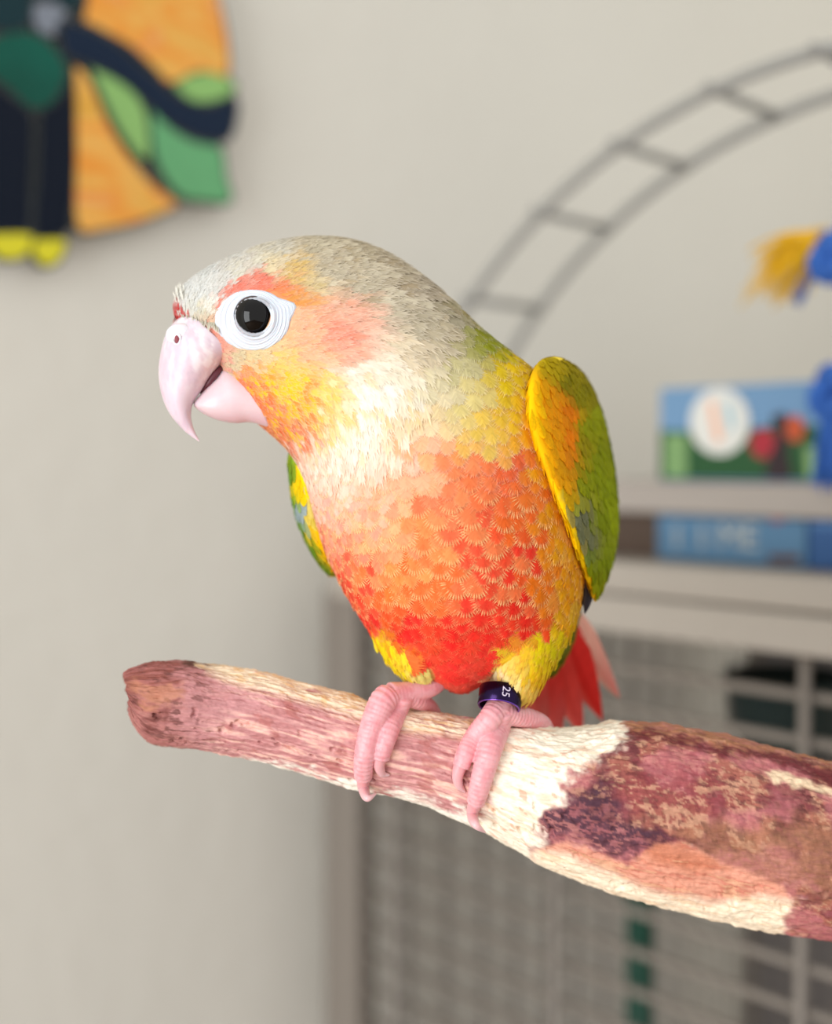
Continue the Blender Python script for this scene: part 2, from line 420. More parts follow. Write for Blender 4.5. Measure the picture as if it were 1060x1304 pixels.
# ------------------------------------------------------------------ rope toy hanging from the arch
Qr = P0 + INW * 0.022
top = hit(1085, 90, Qr, INW)
def rp(px, py, s=0.0): return hit(px, py, Qr, INW) - INW * s
toy = thing('rope_toy', rp(1060, 610), 'blue rope toy with a frayed yellow tassel hanging from the arch ladder', 'toy')
blue = cmat('blue_cotton_rope', (46, 96, 176), 0.85, noise=(900, 0.25)); yel = cmat('yellow_cotton_rope', (226, 178, 20), 0.85, noise=(900, 0.2))
ta = math.atan2(top[2] - 1.196, (top - P0) @ DIR - 0.242)
rr = np.array([arcpt(ta, 0.03) + ZUP * 0.0, rp(1084, 180), rp(1078, 270), rp(1066, 330), rp(1088, 420), rp(1068, 495)])
tube('rope', catmull(rr, 8), 0.0022, blue, toy, 8)
def knot(px, py, r):
    c = rp(px, py); pts = []
    for i in range(60):
        u = i * 2 * math.pi / 60
        pts.append(c + r * ((math.cos(2 * u) * (1 + 0.4 * math.cos(3 * u))) * DIR * 0.62 + (math.sin(2 * u) * (1 + 0.4 * math.cos(3 * u))) * ZUP * 0.62 + math.sin(3 * u) * 0.4 * INW))
    return tube('knot', np.array(pts), 0.0034, blue, toy, 10, closed=True)
knot(1062, 328, 0.0085); knot(1066, 500, 0.010)
def tassel(name, start, end, spread, n, m, r=0.0006, seed=1, sag=0.25):
    rg = np.random.default_rng(seed); parts = []
    a = np.array(start); b = np.array(end); L = np.linalg.norm(b - a)
    for i in range(n):
        j = (rg.random(3) - 0.5) * spread; j0 = (rg.random(3) - 0.5) * 0.006; q = b + j + (b - a) * (rg.random() - 0.7) * 0.3
        mid = (a + q) / 2 + ZUP * L * sag * (0.6 + 0.6 * rg.random()) + j * 0.1
        parts.append(tube_data(catmull(np.array([a + j0, mid, q]), 5), np.linspace(1, 0.5, 11) * r, 5))
    V, Fc = join_data(parts)
    return tag(link(name, new_mesh(name, V, Fc, m), toy), kind='stuff')
tassel('yellow_tassel', rp(1040, 303), rp(990, 352), 0.024, 70, yel, 0.0008, 3, 0.12)
tassel('yellow_tassel', rp(1046, 300), rp(1000, 378), 0.009, 24, yel, 0.0005, 5, 0.12)
tassel('blue_tassel', rp(1046, 318), rp(1017, 382), 0.0035, 46, blue, 0.0007, 4, 0.06)
tassel('blue_tassel', rp(1058, 515), rp(1050, 606), 0.010, 70, blue, 0.0009, 6, 0.0)

# ------------------------------------------------------------------ stained glass panel on the left wall
NW = DIR                                                   # the wall's normal, into the room
Qg = WL + NW * 0.010
glass_c = hit(110, 90, Qg, NW)
sg = thing('stained_glass_panel', hit(110, 340, Qg, NW), 'round orange stained glass panel with a dark bird and green leaves on the wall', 'wall art')
GL = {
 'orange': mat('orange_swirl_glass', lin((236, 164, 66)), 0.18, noise=(16, 0.0)),
 'navy': cmat('navy_glass', (18, 36, 60), 0.3, spec=0.15), 'black': cmat('black_blue_glass', (6, 18, 36), 0.3, spec=0.15),
 'teal': cmat('teal_glass', (6, 84, 70), 0.3, noise=(40, 0.25), spec=0.2), 'dkteal': cmat('dark_teal_glass', (12, 48, 56), 0.3, spec=0.2),
 'lime': cmat('light_green_glass', (140, 190, 108), 0.25, noise=(30, 0.08)), 'green': cmat('leaf_green_glass', (98, 172, 116), 0.25, noise=(30, 0.1)),
 'grey': cmat('grey_glass', (124, 132, 146), 0.3), 'yellow': cmat('yellow_glass', (222, 214, 24), 0.25),
}
def swirl(m):                                              # streaky amber / peach / yellow glass
    nt = m.node_tree; b = nt.nodes['Principled BSDF']
    tc = nt.nodes.new('ShaderNodeTexCoord'); mp = nt.nodes.new('ShaderNodeMapping'); mp.inputs['Scale'].default_value = (1, 1, 2.6)
    mp.inputs['Rotation'].default_value = (0.5, 0.3, 0)
    nz = nt.nodes.new('ShaderNodeTexNoise'); nz.inputs['Scale'].default_value = 15; nz.inputs['Detail'].default_value = 2; nz.inputs['Distortion'].default_value = 1.4
    cr = nt.nodes.new('ShaderNodeValToRGB')
    for pos, c in ((0.3, (226, 168, 60)), (0.45, (240, 180, 84)), (0.55, (238, 150, 40)), (0.7, (238, 178, 120))):
        e = cr.color_ramp.elements.new(pos); e.color = (*lin(c), 1)
    cr.color_ramp.elements.remove(cr.color_ramp.elements[0]); cr.color_ramp.elements.remove(cr.color_ramp.elements[-1])
    nt.links.new(tc.outputs['Object'], mp.inputs[0]); nt.links.new(mp.outputs[0], nz.inputs['Vector']); nt.links.new(nz.outputs['Fac'], cr.inputs[0]); nt.links.new(cr.outputs[0], b.inputs['Base Color'])
swirl(GL['orange'])
PIECES = [
 ('disc_glass', 'orange', [(102, 28), (135, 45), (165, 62), (195, 90), (215, 108), (250, 92), (286, 98), (287, 60), (280, 20), (270, -20), (250, -62), (215, -98), (170, -118), (115, -122), (112, -60), (108, 0)]),
 ('disc_glass', 'orange', [(92, 85), (105, 95), (118, 120), (135, 160), (160, 200), (190, 235), (222, 260), (200, 274), (169, 285), (130, 293), (95, 290), (93, 200)]),
 ('disc_glass', 'orange', [(-30, 100), (-30, 282), (-46, 250), (-66, 160), (-70, 60), (-62, -30), (-48, -80)]),
 ('leaf_glass', 'lime', [(112, 88), (140, 100), (165, 118), (180, 140), (186, 170), (184, 205), (165, 190), (145, 160), (128, 125)]),
 ('leaf_glass', 'green', [(190, 142), (215, 165), (245, 182), (278, 190), (284, 225), (291, 258), (255, 257), (228, 252), (205, 225), (192, 190)]),
 ('leaf_glass', 'lime', [(217, 110), (235, 98), (258, 92), (280, 97), (298, 112), (285, 125), (262, 132), (240, 130)]),
 ('branch_glass', 'navy', [(72, 30), (95, 32), (125, 45), (155, 65), (185, 92), (215, 118), (240, 132), (265, 136), (296, 125), (298, 150), (290, 175), (275, 182), (250, 178), (222, 165), (195, 145), (165, 115), (130, 92), (100, 80), (80, 70)]),
 ('chest_glass', 'teal', [(0, 45), (30, 42), (55, 52), (75, 75), (82, 95), (70, 125), (50, 140), (30, 135), (10, 115), (-15, 95), (-20, 60)]),
 ('claw_glass', 'grey', [(42, 5), (68, 6), (84, 20), (72, 30), (64, 48), (45, 40), (38, 20)]),
 ('tail_glass', 'black', [(-25, 100), (5, 120), (32, 142), (38, 160), (36, 230), (32, 295), (-5, 295), (-25, 290)]),
 ('tail_glass', 'black', [(48, 145), (75, 125), (88, 95), (92, 150), (92, 220), (88, 270), (80, 298), (42, 300), (45, 230)]),
 ('tip_glass', 'yellow', [(-15, 298), (34, 298), (38, 312), (28, 328), (5, 332), (-12, 322)]),
 ('tip_glass', 'yellow', [(42, 305), (78, 305), (80, 318), (70, 335), (55, 340), (42, 330), (38, 318)]),
 ('body_glass', 'dkteal', [(-24, 40), (30, 38), (38, 2), (66, 2), (90, 18), (104, -5), (106, -60), (80, -120), (20, -140), (-40, -100), (-45, 0)]),
]
def offset_poly(P, d):
    P = np.array(P, float); x, y = P[:, 0], P[:, 1]
    if np.sum(x * np.roll(y, -1) - y * np.roll(x, -1)) < 0: d = -d
    e = np.roll(P, -1, 0) - P; e /= np.linalg.norm(e, axis=1)[:, None]; n = np.stack([e[:, 1], -e[:, 0]], 1)
    m = n + np.roll(n, 1, 0); m /= np.linalg.norm(m, axis=1)[:, None] + 1e-9
    return P + m * d
lead = cmat('lead_came', (62, 66, 66), 0.5, metal=0.4)
came = bmesh.new()
for nm, gm, pts in PIECES:
    P = catmull(np.vstack([pts, pts[:1]]), 3)[:-1]
    bm_obj(nm, flat_poly(offset_poly(P, -1.5), Qg, NW, 0.0006, 0.0022), GL[gm], sg)
    b2 = flat_poly(offset_poly(P, 2.6), Qg, NW, -0.0008, 0.0028); me = bpy.data.meshes.new('t'); b2.to_mesh(me); b2.free(); came.from_mesh(me); bpy.data.meshes.remove(me)
bm_obj('lead_came', came, lead, sg)
tube('wall_hook', np.array([hit(20, -150, Qg, NW), hit(20, -150, Qg, NW) - NW * 0.012]), 0.0016, lead, sg, 8)
tube('hanging_ring', catmull(np.array([hit(20, -125, Qg, NW), hit(26, -140, Qg, NW), hit(20, -155, Qg, NW), hit(14, -140, Qg, NW), hit(20, -125, Qg, NW)]), 6), 0.0006, lead, sg, 6)

# ------------------------------------------------------------------ perch branch
BX  = [162, 170, 185, 200, 240, 275, 330, 400, 440, 470, 545, 610, 690, 740, 790, 850, 920, 1000, 1060, 1200, 1500, 1900, 2230]
BTOP= [856, 850, 846, 844, 842, 848, 855, 874, 885, 894, 905, 915, 926, 925, 918, 921, 932, 955, 970, 1010, 1070, 1130, 1180]
BBOT= [912, 930, 945, 950, 953, 957, 968, 990, 1002, 1010, 1026, 1054, 1102, 1124, 1140, 1157, 1174, 1188, 1196, 1220, 1260, 1310, 1350]
BW  = [4, 4, 4, 4, 4, 4, 4, 4, 4, 4, 4, 4, 6, 10, 14, 18, 22, 28, 34, 45, 60, 75, 85]
def bsec(x):
    t = np.interp(x, BX, BTOP); b = np.interp(x, BX, BBOT); return (t + b) / 2, (b - t) / 2, np.interp(x, BX, BW)
def branch_front(px, py):
    yc, h, wc = bsec(px); u = np.clip((py - yc) / h, -0.98, 0.98)
    return wc - np.minimum(h * 0.98, 95) * np.sqrt(1 - u * u)
xs = np.concatenate([np.linspace(162, 1075, 760), np.linspace(1082, 2230, 90)])
ker = np.exp(-0.5 * (np.arange(-9, 10) / 4.0) ** 2); ker /= ker.sum()
NS = 340
th = np.arange(NS) * 2 * math.pi / NS
yc, h, wc = bsec(xs)
pad = lambda a: np.convolve(np.pad(a, 9, 'edge'), ker, 'valid')
yc2, h2 = pad(yc), pad(h); yc2[:6] = yc[:6]; h2[:6] = h[:6]
hd = np.minimum(h2 * 0.98, 95); hd[xs < 230] = np.maximum(hd[xs < 230], np.interp(xs[xs < 230], [162, 230], [40, 50]))
X = np.repeat(xs[:, None], NS, 1)
TH = np.repeat(th[None], len(xs), 0)
# lumps, fibre ridges and chips, all as real relief (in pixels of S)
def bn(sx, sy, seed, o=3):
    P = np.stack([X.ravel() * sx, np.cos(TH.ravel()) * sy + seed, np.sin(TH.ravel()) * sy + seed * 1.7], 1)
    return fbm(P, o).reshape(X.shape)
lump = (bn(0.012, 1.3, 3.1) - 0.5) * 14
fibre = (bn(0.04, 16, 9.7, 4) - 0.5) * 6
fine = (bn(0.16, 22, 5.5, 3) - 0.5) * 3.0
pits = -6 * sstep(0.66, 0.78, bn(0.06, 7, 21.0, 3))
barkmask = sstep(690, 760, X) 
crack = (bn(0.05, 16, 33.0, 4) - 0.5) * 8 * barkmask
edge = (bn(0.045, 5, 44.0, 4) - 0.5) * 10
R = 1 + 0 * X
disp = lump * 0.6 + fibre * (1 - 0.4 * barkmask) + fine + pits * (1 - 0.5 * barkmask) * sstep(0.2, -0.3, -np.sin(TH)) + crack + edge * 0.4
sy_ = np.sign(np.sin(TH)) * np.abs(np.sin(TH)) ** 0.92; cx_ = np.sign(np.cos(TH)) * np.abs(np.cos(TH)) ** 0.92
PY = yc2[:, None] + (h2[:, None] + disp) * sy_
WW = wc[:, None] - (hd[:, None] + disp) * cx_
# the snapped left end: the outline of the break is uneven
endj = (bn(0.0, 2.6, 61.0, 4) - 0.5) * 20 + 5 * np.sin(TH + 0.6)
XX = X + endj * np.exp(-(X - 162) / 22.0) * 0.8
V = at_np(XX, PY, WW)
nx = len(xs)
ii, jj = np.meshgrid(np.arange(nx - 1), np.arange(NS), indexing='ij'); j2 = (jj + 1) % NS
faces = np.stack([ii * NS + jj, ii * NS + j2, (ii + 1) * NS + j2, (ii + 1) * NS + jj], -1).reshape(-1, 4)
# end caps as shrinking rings
Vf = V.reshape(-1, 3); extra = []; ef = []; base_i = len(Vf); prev = np.arange(NS)
c0 = V[0].mean(0)
for k, sc in enumerate((0.8, 0.55, 0.3, 0.08)):
    ring = c0 + (V[0] - c0) * sc + np.array([1, 0, 0]) * S * ((1 - sc) * (10 + 5 * np.sin(th * 5 + k * 2)[:, None]))
    idx = base_i + len(extra) * NS + np.arange(NS); extra.append(ring)
    ef.append(np.stack([prev, idx, np.roll(idx, -1), np.roll(prev, -1)], -1)); prev = idx
c1 = V[-1].mean(0); prev = (nx - 1) * NS + np.arange(NS)
for sc in (0.9, 0.5, 0.05):
    idx = base_i + len(extra) * NS + np.arange(NS); extra.append(c1 + (V[-1] - c1) * sc + np.array([1, 0, 0]) * 0.001 * (1 - sc))
    ef.append(np.stack([prev, np.roll(prev, -1), np.roll(idx, -1), idx], -1)); prev = idx
Vall = np.vstack([Vf] + extra); Fall = np.vstack([faces] + ef)
# wood colours: pink heartwood, cream shaved wood, maroon bark, by place along the branch with grain
def poly_mask(px, py, poly, soft):
    P = np.array(poly, float); n = len(P); ins = np.zeros(px.shape, bool); dmin = np.full(px.shape, 1e9)
    for a in range(n):
        x0, y0 = P[a]; x1, y1 = P[(a + 1) % n]
        c = ((y0 > py) != (y1 > py)); xi = x0 + (py - y0) * (x1 - x0) / (y1 - y0 if y1 != y0 else 1e-9); ins ^= c & (px < xi)
        ex, ey = x1 - x0, y1 - y0; t = np.clip(((px - x0) * ex + (py - y0) * ey) / (ex * ex + ey * ey), 0, 1)
        dmin = np.minimum(dmin, np.hypot(px - x0 - t * ex, py - y0 - t * ey))
    sd = np.where(ins, dmin, -dmin); return sstep(-soft, soft, sd)
gx, gy, gw = to_px(Vall)
TAU = np.concatenate([TH.ravel(), np.tile(th, 7)])
AX = np.concatenate([X.ravel(), np.full(NS * 4, 160.0), np.full(NS * 3, 2230.0)])
def gn(sx, sy, seed, o=4):
    return fbm(np.stack([AX * sx, np.cos(TAU) * sy + seed, np.sin(TAU) * sy + seed * 1.3], 1), o)
n1 = gn(0.035, 4, 3); n2 = gn(0.03, 18, 8); n3 = gn(0.075, 13, 15); n4 = gn(0.014, 2.2, 27); n5 = gn(0.22, 46, 35, 3); n6 = gn(0.10, 34, 71, 4)
gy0 = gy + (n1 - 0.5) * 16 + (n3 - 0.5) * 12
wx = gx + (n1 - 0.5) * 60 + (n3 - 0.5) * 22; wy = gy + (gn(0.035, 4, 51) - 0.5) * 52 + (gn(0.12, 12, 57) - 0.5) * 22
def mixc(c, rgb, m): return c * (1 - m[:, None]) + lin(rgb) * m[:, None]
col = np.tile(lin((208, 150, 148)), (len(Vall), 1))
col = mixc(col, (236, 188, 172), sstep(0.5, 0.68, n2)); col = mixc(col, (180, 116, 116), sstep(0.52, 0.38, n2) * 0.75)
col = mixc(col, (168, 92, 84), sstep(0.62, 0.72, n1) * 0.55)
# dark left end
col = mixc(col, (160, 98, 92), poly_mask(wx, wy, [(120, 820), (300, 820), (285, 880), (250, 960), (120, 980)], 26) * 0.85)
col = mixc(col, (132, 70, 60), poly_mask(wx, wy, [(120, 820), (240, 830), (232, 870), (195, 890), (120, 900)], 16) * (0.3 + 0.6 * sstep(0.42, 0.6, n2)))
col = mixc(col, (196, 140, 142), poly_mask(wx, wy, [(225, 850), (300, 850), (330, 900), (260, 960), (225, 930)], 20) * 0.6)
col = mixc(col, (96, 52, 46), sstep(0.60, 0.70, n3) * sstep(310, 230, gx) * 0.7)
col = mixc(col, (186, 126, 96), poly_mask(wx, wy, [(160, 868), (225, 880), (230, 900), (170, 895)], 8) * 0.6)
col = mixc(col, (104, 50, 46), poly_mask(wx, wy, [(185, 905), (215, 905), (218, 922), (180, 925)], 10) * 0.75)
col = mixc(col, (84, 54, 42), poly_mask(gx + (n3 - .5) * 20, gy, [(225, 800), (280, 800), (300, 856), (235, 849)], 5) * 0.85)
# cream shaved strips
top_c = poly_mask(wx, gy0, [(255, 850), (300, 835), (480, 865), (720, 895), (720, 955), (620, 942), (520, 932), (455, 914), (380, 890), (300, 870)], 10)
col = mixc(col, (246, 226, 196), top_c * sstep(0.30, 0.52, n2 + 0.10)); col = mixc(col, (232, 188, 128), top_c * sstep(0.56, 0.66, n3) * 0.7)
bot_c = poly_mask(wx, wy, [(230, 958), (330, 962), (440, 998), (540, 1018), (620, 1050), (640, 1140), (400, 1060), (220, 1000)], 9)
col = mixc(col, (248, 240, 226), bot_c)
wht = poly_mask(wx, wy, [(606, 960), (640, 925), (700, 900), (800, 890), (800, 945), (760, 975), (725, 1005), (705, 1035), (690, 1075), (720, 1150), (640, 1150), (606, 1070), (618, 1010)], 16)
col = mixc(col, (250, 240, 220), wht); col = mixc(col, (244, 206, 178), wht * sstep(0.54, 0.66, n2) * 0.75)
col = mixc(col, (214, 150, 120), wht * sstep(0.66, 0.72, n3) * 0.6)
# bark patch
bk = poly_mask(wx, wy, [(795, 880), (795, 938), (775, 962), (735, 985), (705, 1020), (686, 1060), (690, 1088), (740, 1075), (800, 1110), (860, 1078), (900, 1120), (1010, 1145), (1015, 1240), (3000, 1500), (3000, 800)], 9)
mott = sstep(0.47, 0.56, n3 * 0.35 + n5 * 0.25 + n6 * 0.4)
bc = np.tile(lin((164, 98, 84)), (len(Vall), 1)); bc = mixc(bc, (204, 156, 128), mott * 0.75); bc = mixc(bc, (120, 52, 62), sstep(0.5, 0.38, n1) * 0.8); bc = mixc(bc, (92, 44, 46), sstep(0.55, 0.64, gn(0.09, 30, 83, 4)) * 0.7); bc = mixc(bc, (190, 112, 118), sstep(0.50, 0.62, n4) * 0.7)
bc = mixc(bc, (168, 122, 88), poly_mask(wx, wy, [(850, 1050), (3000, 1080), (3000, 1150), (1000, 1140), (900, 1100)], 20) * 0.55 * (1 - mott * .4))
bc = mixc(bc, (70, 44, 60), poly_mask(wx, wy, [(690, 1040), (720, 1005), (790, 990), (800, 1040), (840, 1060), (790, 1090), (735, 1068), (690, 1075)], 16) * (0.9 - 0.6 * mott))
bc = mixc(bc, (140, 60, 66), poly_mask(wx, wy, [(765, 985), (900, 970), (960, 1010), (900, 1040), (790, 1030)], 18) * (0.65 - 0.5 * mott))
col = bc * bk[:, None] + col * (1 - bk[:, None])
tb_ = poly_mask(wx, wy, [(785, 880), (800, 930), (900, 945), (1000, 968), (3000, 1200), (3000, 800)], 7)
col = mixc(col, (172, 120, 82), tb_ * bk * (0.75 - 0.35 * mott))
st = poly_mask(gx + (n1 - .5) * 26, gy + (n3 - .5) * 22, [(775, 968), (790, 942), (830, 938), (880, 950), (905, 958), (960, 962), (1010, 978), (1075, 1004), (1600, 1120), (1600, 1080), (1075, 985), (1000, 960), (930, 950), (880, 943), (830, 930), (795, 932), (770, 960)], 5)
col = mixc(col, (104, 36, 42), st * 0.92)
col = mixc(col, (240, 216, 180), poly_mask(gx + (n1 - .5) * 20, gy + (n3 - .5) * 14, [(975, 984), (1000, 984), (1060, 1003), (1100, 1015), (1100, 1026), (1040, 1008), (985, 996)], 4) * 0.85)
# smooth pink shaved hollow with a cream lower edge
sh = poly_mask(gx + (n1 - .5) * 16, gy + (n3 - .5) * 14, [(690, 1080), (720, 1072), (760, 1085), (800, 1100), (830, 1075), (870, 1070), (900, 1090), (1000, 1128), (1012, 1150), (1000, 1172), (1000, 1300), (680, 1300), (676, 1090)], 5)
pk = np.tile(lin((226, 158, 134)), (len(Vall), 1)); pk = mixc(pk, (204, 122, 104), sstep(0.5, 0.62, n2)); pk = mixc(pk, (190, 110, 78), poly_mask(gx, gy + (n3 - .5) * 14, [(812, 1082), (840, 1068), (890, 1085), (930, 1105), (880, 1112), (830, 1100)], 10) * 0.7)
pk = mixc(pk, (250, 232, 206), poly_mask(gx, gy + (n1 - .5) * 14, [(676, 1085), (720, 1085), (770, 1110), (840, 1136), (900, 1150), (960, 1143), (1012, 1148), (1012, 1300), (676, 1300)], 10))
pk = mixc(pk, (240, 196, 156), sstep(0.58, 0.68, n2) * 0.5)
col = pk * sh[:, None] + col * (1 - sh[:, None])
branch = link('perch_branch', new_mesh('perch_branch', Vall, Fall, M['wood'], np.clip(col, 0, 1)))
be = at(2170, 1262, 84 + 60); qe = be + INW * (((P0 - be) @ INW) - 0.0)
tube('mounting_bolt', np.array([be - INW * 0.004, qe + INW * 0.012]), 0.003, M['wire'], branch, 14)
tube('washer', np.array([qe - INW * 0.005, qe - INW * 0.0035]), 0.012, M['wire'], branch, 24)
tag(branch, 'gnarled natural wood perch with pink, cream and maroon patches under the parrot', 'branch')

# ------------------------------------------------------------------ parrot: body surface
def slice_solid(keys, n=160, ns=64, sig=3.0, shear=None, power=1.0):
    """keys: (py, xl, xr, w_centre, half_depth[, shear]) -> closed surface of stacked sections"""
    K = np.array(keys, float); y0, y1 = K[0, 0], K[-1, 0]
    u = np.linspace(0, 1, n); yy = y0 + (y1 - y0) * (0.5 - 0.5 * np.cos(u * math.pi))
    cols = [np.interp(yy, K[:, 0], K[:, i]) for i in range(1, K.shape[1])]
    g = np.exp(-0.5 * (np.arange(-8, 9) / sig) ** 2); g /= g.sum()
    out = []
    for c in cols:
        s = np.convolve(np.pad(c, 8, 'edge'), g, 'valid'); m = sstep(0, 0.06, np.minimum(u, 1 - u)); out.append(s * m + c * (1 - m))
    xl, xr, wc_, hd_ = out[:4]; sh = out[4] if len(out) > 4 else 0 * xl
    t = np.arange(ns) * 2 * math.pi / ns; ct, st_ = np.cos(t), np.sin(t)
    cx = (xl + xr) / 2; hx = (xr - xl) / 2
    PX = cx[:, None] + hx[:, None] * ct; W_ = wc_[:, None] - hd_[:, None] * st_ + sh[:, None] * ct; PYY = np.repeat(yy[:, None], ns, 1)
    Vv = at_np(PX, PYY, W_).reshape(-1, 3); Ff = []
    for i in range(n - 1):
        for j in range(ns):
            j_ = (j + 1) % ns; Ff.append((i * ns + j, (i + 1) * ns + j, (i + 1) * ns + j_, i * ns + j_))
    Vv = np.vstack([Vv, at_np(cx[:1], yy[:1], wc_[:1]), at_np(cx[-1:], yy[-1:], wc_[-1:])]); a = n * ns; b = a + 1
    for j in range(ns):
        j_ = (j + 1) % ns; Ff.append((a, j, j_)); Ff.append((b, (n - 1) * ns + j_, (n - 1) * ns + j))
    return Vv, Ff
BODY = [(302, 398, 414, 0, 4), (304, 372, 436, 0, 18), (308, 350, 456, 0, 30), (314, 328, 474, 0, 40), (322, 305, 492, -2, 49), (335, 275, 514, -4, 60), (350, 249, 535, -6, 69),
 (365, 231, 555, -7, 77), (382, 219, 575, -7, 84), (398, 219, 590, -6, 90), (412, 224, 603, -4, 95), (430, 240, 625, -2, 99), (445, 254, 645, 0, 102), (460, 266, 668, 2, 105), (480, 278, 690, 4, 110),
 (500, 290, 703, 7, 116), (520, 306, 711, 10, 122), (535, 322, 716, 12, 127), (550, 345, 720, 14, 131), (565, 364, 723, 16, 136), (580, 376, 726, 17, 140), (600, 385, 730, 18, 145), (625, 391, 734, 20, 149), (650, 397, 738, 20, 152), (675, 405, 741, 20, 153),
 (700, 414, 743, 20, 152), (725, 426, 743, 20, 148), (750, 438, 741, 19, 141), (775, 453, 737, 18, 130), (800, 470, 730, 17, 112), (820, 488, 716, 16, 95), (840, 510, 690, 15, 76), (855, 530, 655, 14, 58), (868, 552, 622, 12, 38), (878, 574, 600, 10, 16), (881, 583, 592, 10, 4)]
TH_R = [(770, 655, 738, 0, 40), (790, 642, 735, -5, 52), (815, 634, 724, -12, 54), (835, 631, 712, -18, 50), (855, 630, 702, -24, 42), (872, 634, 692, -28, 34), (886, 642, 684, -30, 24), (896, 655, 676, -30, 10)]
TH_L = [(795, 468, 560, 5, 45), (815, 476, 562, 0, 48), (835, 489, 560, -5, 42), (850, 500, 556, -9, 34), (862, 511, 552, -12, 25), (871, 522, 546, -14, 12)]
RUMP = [(640, 560, 720, 130, 40), (690, 590, 735, 140, 60), (740, 620, 742, 145, 62), (790, 640, 738, 150, 55), (830, 660, 725, 150, 40), (860, 680, 705, 150, 14)]
V, Fc = join_data([slice_solid(BODY), slice_solid(TH_R, 60, 40), slice_solid(TH_L, 60, 40), slice_solid(RUMP, 60, 40)])
body_me = remesh(V, Fc, 0.0007, 5, 0.5)
def bvh_of(me):
    vs = [v.co.copy() for v in me.vertices]; ps = [tuple(p.vertices) for p in me.polygons]; return BVHTree.FromPolygons(vs, ps)
body_bvh = bvh_of(body_me)
def surf_w(px, py, tree, default=0.0):
    r = Vector(ray(px, py)).normalized(); h_ = tree.ray_cast(Vector(CAM), r)
    if h_[0] is None: return default
    return to_px(np.array(h_[0]))[2]

parrot = thing('parrot', at(560, 900, 0), 'small parrot with pale head, red and yellow breast and green wings, perched on the branch', 'parrot')

# ------------------------------------------------------------------ plumage colours (what each place of the bird is coloured)
CP = """230 370 222 223 220;260 345 222 223 219;300 325 222 220 212;350 312 214 208 192;318 338 222 214 200;290 354 220 218 212;345 335 232 214 170;275 368 222 222 217;255 372 222 223 220;400 307 202 190 162;450 314 194 180 150;500 337 188 174 146;545 367 184 170 146;580 405 178 168 142
270 385 236 234 224;256 400 216 212 190;300 350 228 224 207;350 333 224 214 188;245 392 218 218 210;330 330 226 220 200;420 340 200 188 162;460 360 198 186 160;500 390 196 184 158;540 410 190 178 152
286 382 236 132 112;304 366 240 126 104;332 357 242 126 100;362 368 240 142 92;384 380 234 160 84;372 346 226 192 116;398 364 222 200 146
262 425 238 150 130;272 448 242 165 148;284 465 238 172 150;264 405 226 190 160
216 402 200 34 40;221 408 206 50 52
300 462 224 208 168;330 458 230 210 160;352 445 240 205 150
390 420 250 186 146;420 420 249 160 132;440 430 247 155 127;400 445 250 188 142;455 408 247 184 156;430 400 246 180 150;470 430 246 205 180;380 400 246 190 150;445 450 248 180 150
340 482 252 190 60;370 490 254 208 26;392 512 252 194 38;310 492 247 128 80;300 510 247 120 84;332 520 250 148 68;352 542 250 148 70;370 555 247 136 90;402 530 252 204 90;432 535 252 224 156;415 500 252 216 110;320 475 250 160 90;360 465 252 205 110
480 460 246 234 212;470 500 250 245 232;510 440 234 218 188;540 450 218 202 172;562 430 202 188 158;520 500 246 236 212;560 500 232 220 182;590 470 210 200 148;450 560 252 242 225;430 590 252 234 214;402 590 252 228 210;500 550 250 222 184;480 530 252 244 226;460 475 248 238 218;550 530 244 216 160;395 570 252 216 190
606 412 164 164 66;625 430 154 158 20;650 444 176 168 10;592 398 180 170 110
640 480 230 198 20;665 465 240 204 10;650 520 240 194 30;622 540 242 206 90;600 510 236 218 144;672 560 244 172 20;690 600 244 176 15
540 590 251 182 134;580 600 249 146 92;620 600 246 130 76;650 600 243 108 60;680 625 240 120 40;450 620 254 212 190;412 640 254 204 184;500 640 252 182 140;470 650 253 196 166;520 610 252 190 150;560 650 249 130 86;620 650 244 102 66;670 670 242 108 42;705 640 242 170 16
430 690 252 164 134;480 690 253 178 134;540 700 251 152 84;600 710 246 88 60;660 710 240 56 40;700 690 242 150 20;725 700 242 172 12
440 740 244 82 60;500 740 250 132 60;550 750 248 122 60;600 760 244 66 50;660 760 234 36 30;702 745 240 130 22;728 745 242 172 10
470 790 248 50 48;520 800 248 46 44;580 800 248 42 40;630 800 244 46 40;680 790 240 42 34;716 785 236 172 15;735 780 228 180 10
540 840 250 52 50;580 850 250 56 52;620 840 248 52 48;580 876 242 100 80;600 868 240 80 66
640 852 240 216 100;660 832 242 200 44;692 842 230 208 10;650 875 240 226 150;675 870 233 194 20;712 820 214 200 10;632 866 240 220 170;668 890 232 200 90
490 832 242 224 20;515 852 240 228 40;536 862 236 226 130;478 815 240 200 30;500 815 241 120 40"""
CPA = np.array([[float(x) for x in e.split()] for e in CP.replace('\n', ';').split(';')])
CPX, CPC = CPA[:, :2], lin(CPA[:, 2:])
CP_GREEN = lin((112, 130, 14))
def body_colour(P):
    px, py, ww = to_px(P)
    d2 = (px[:, None] - CPX[:, 0]) ** 2 + (py[:, None] - CPX[:, 1]) ** 2
    wt = 1 / (d2 + 30) ** 2.4; c = (wt @ CPC) / wt.sum(1)[:, None]
    bk_ = sstep(45, 95, ww) * sstep(430, 500, py) * sstep(360, 430, px)
    return c * (1 - bk_[:, None]) + CP_GREEN * bk_[:, None]
bv = mesh_np(body_me); set_tint(body_me, body_colour(bv)); body_me.materials.append(M['skin_body'])
body = link('body', body_me, parrot)

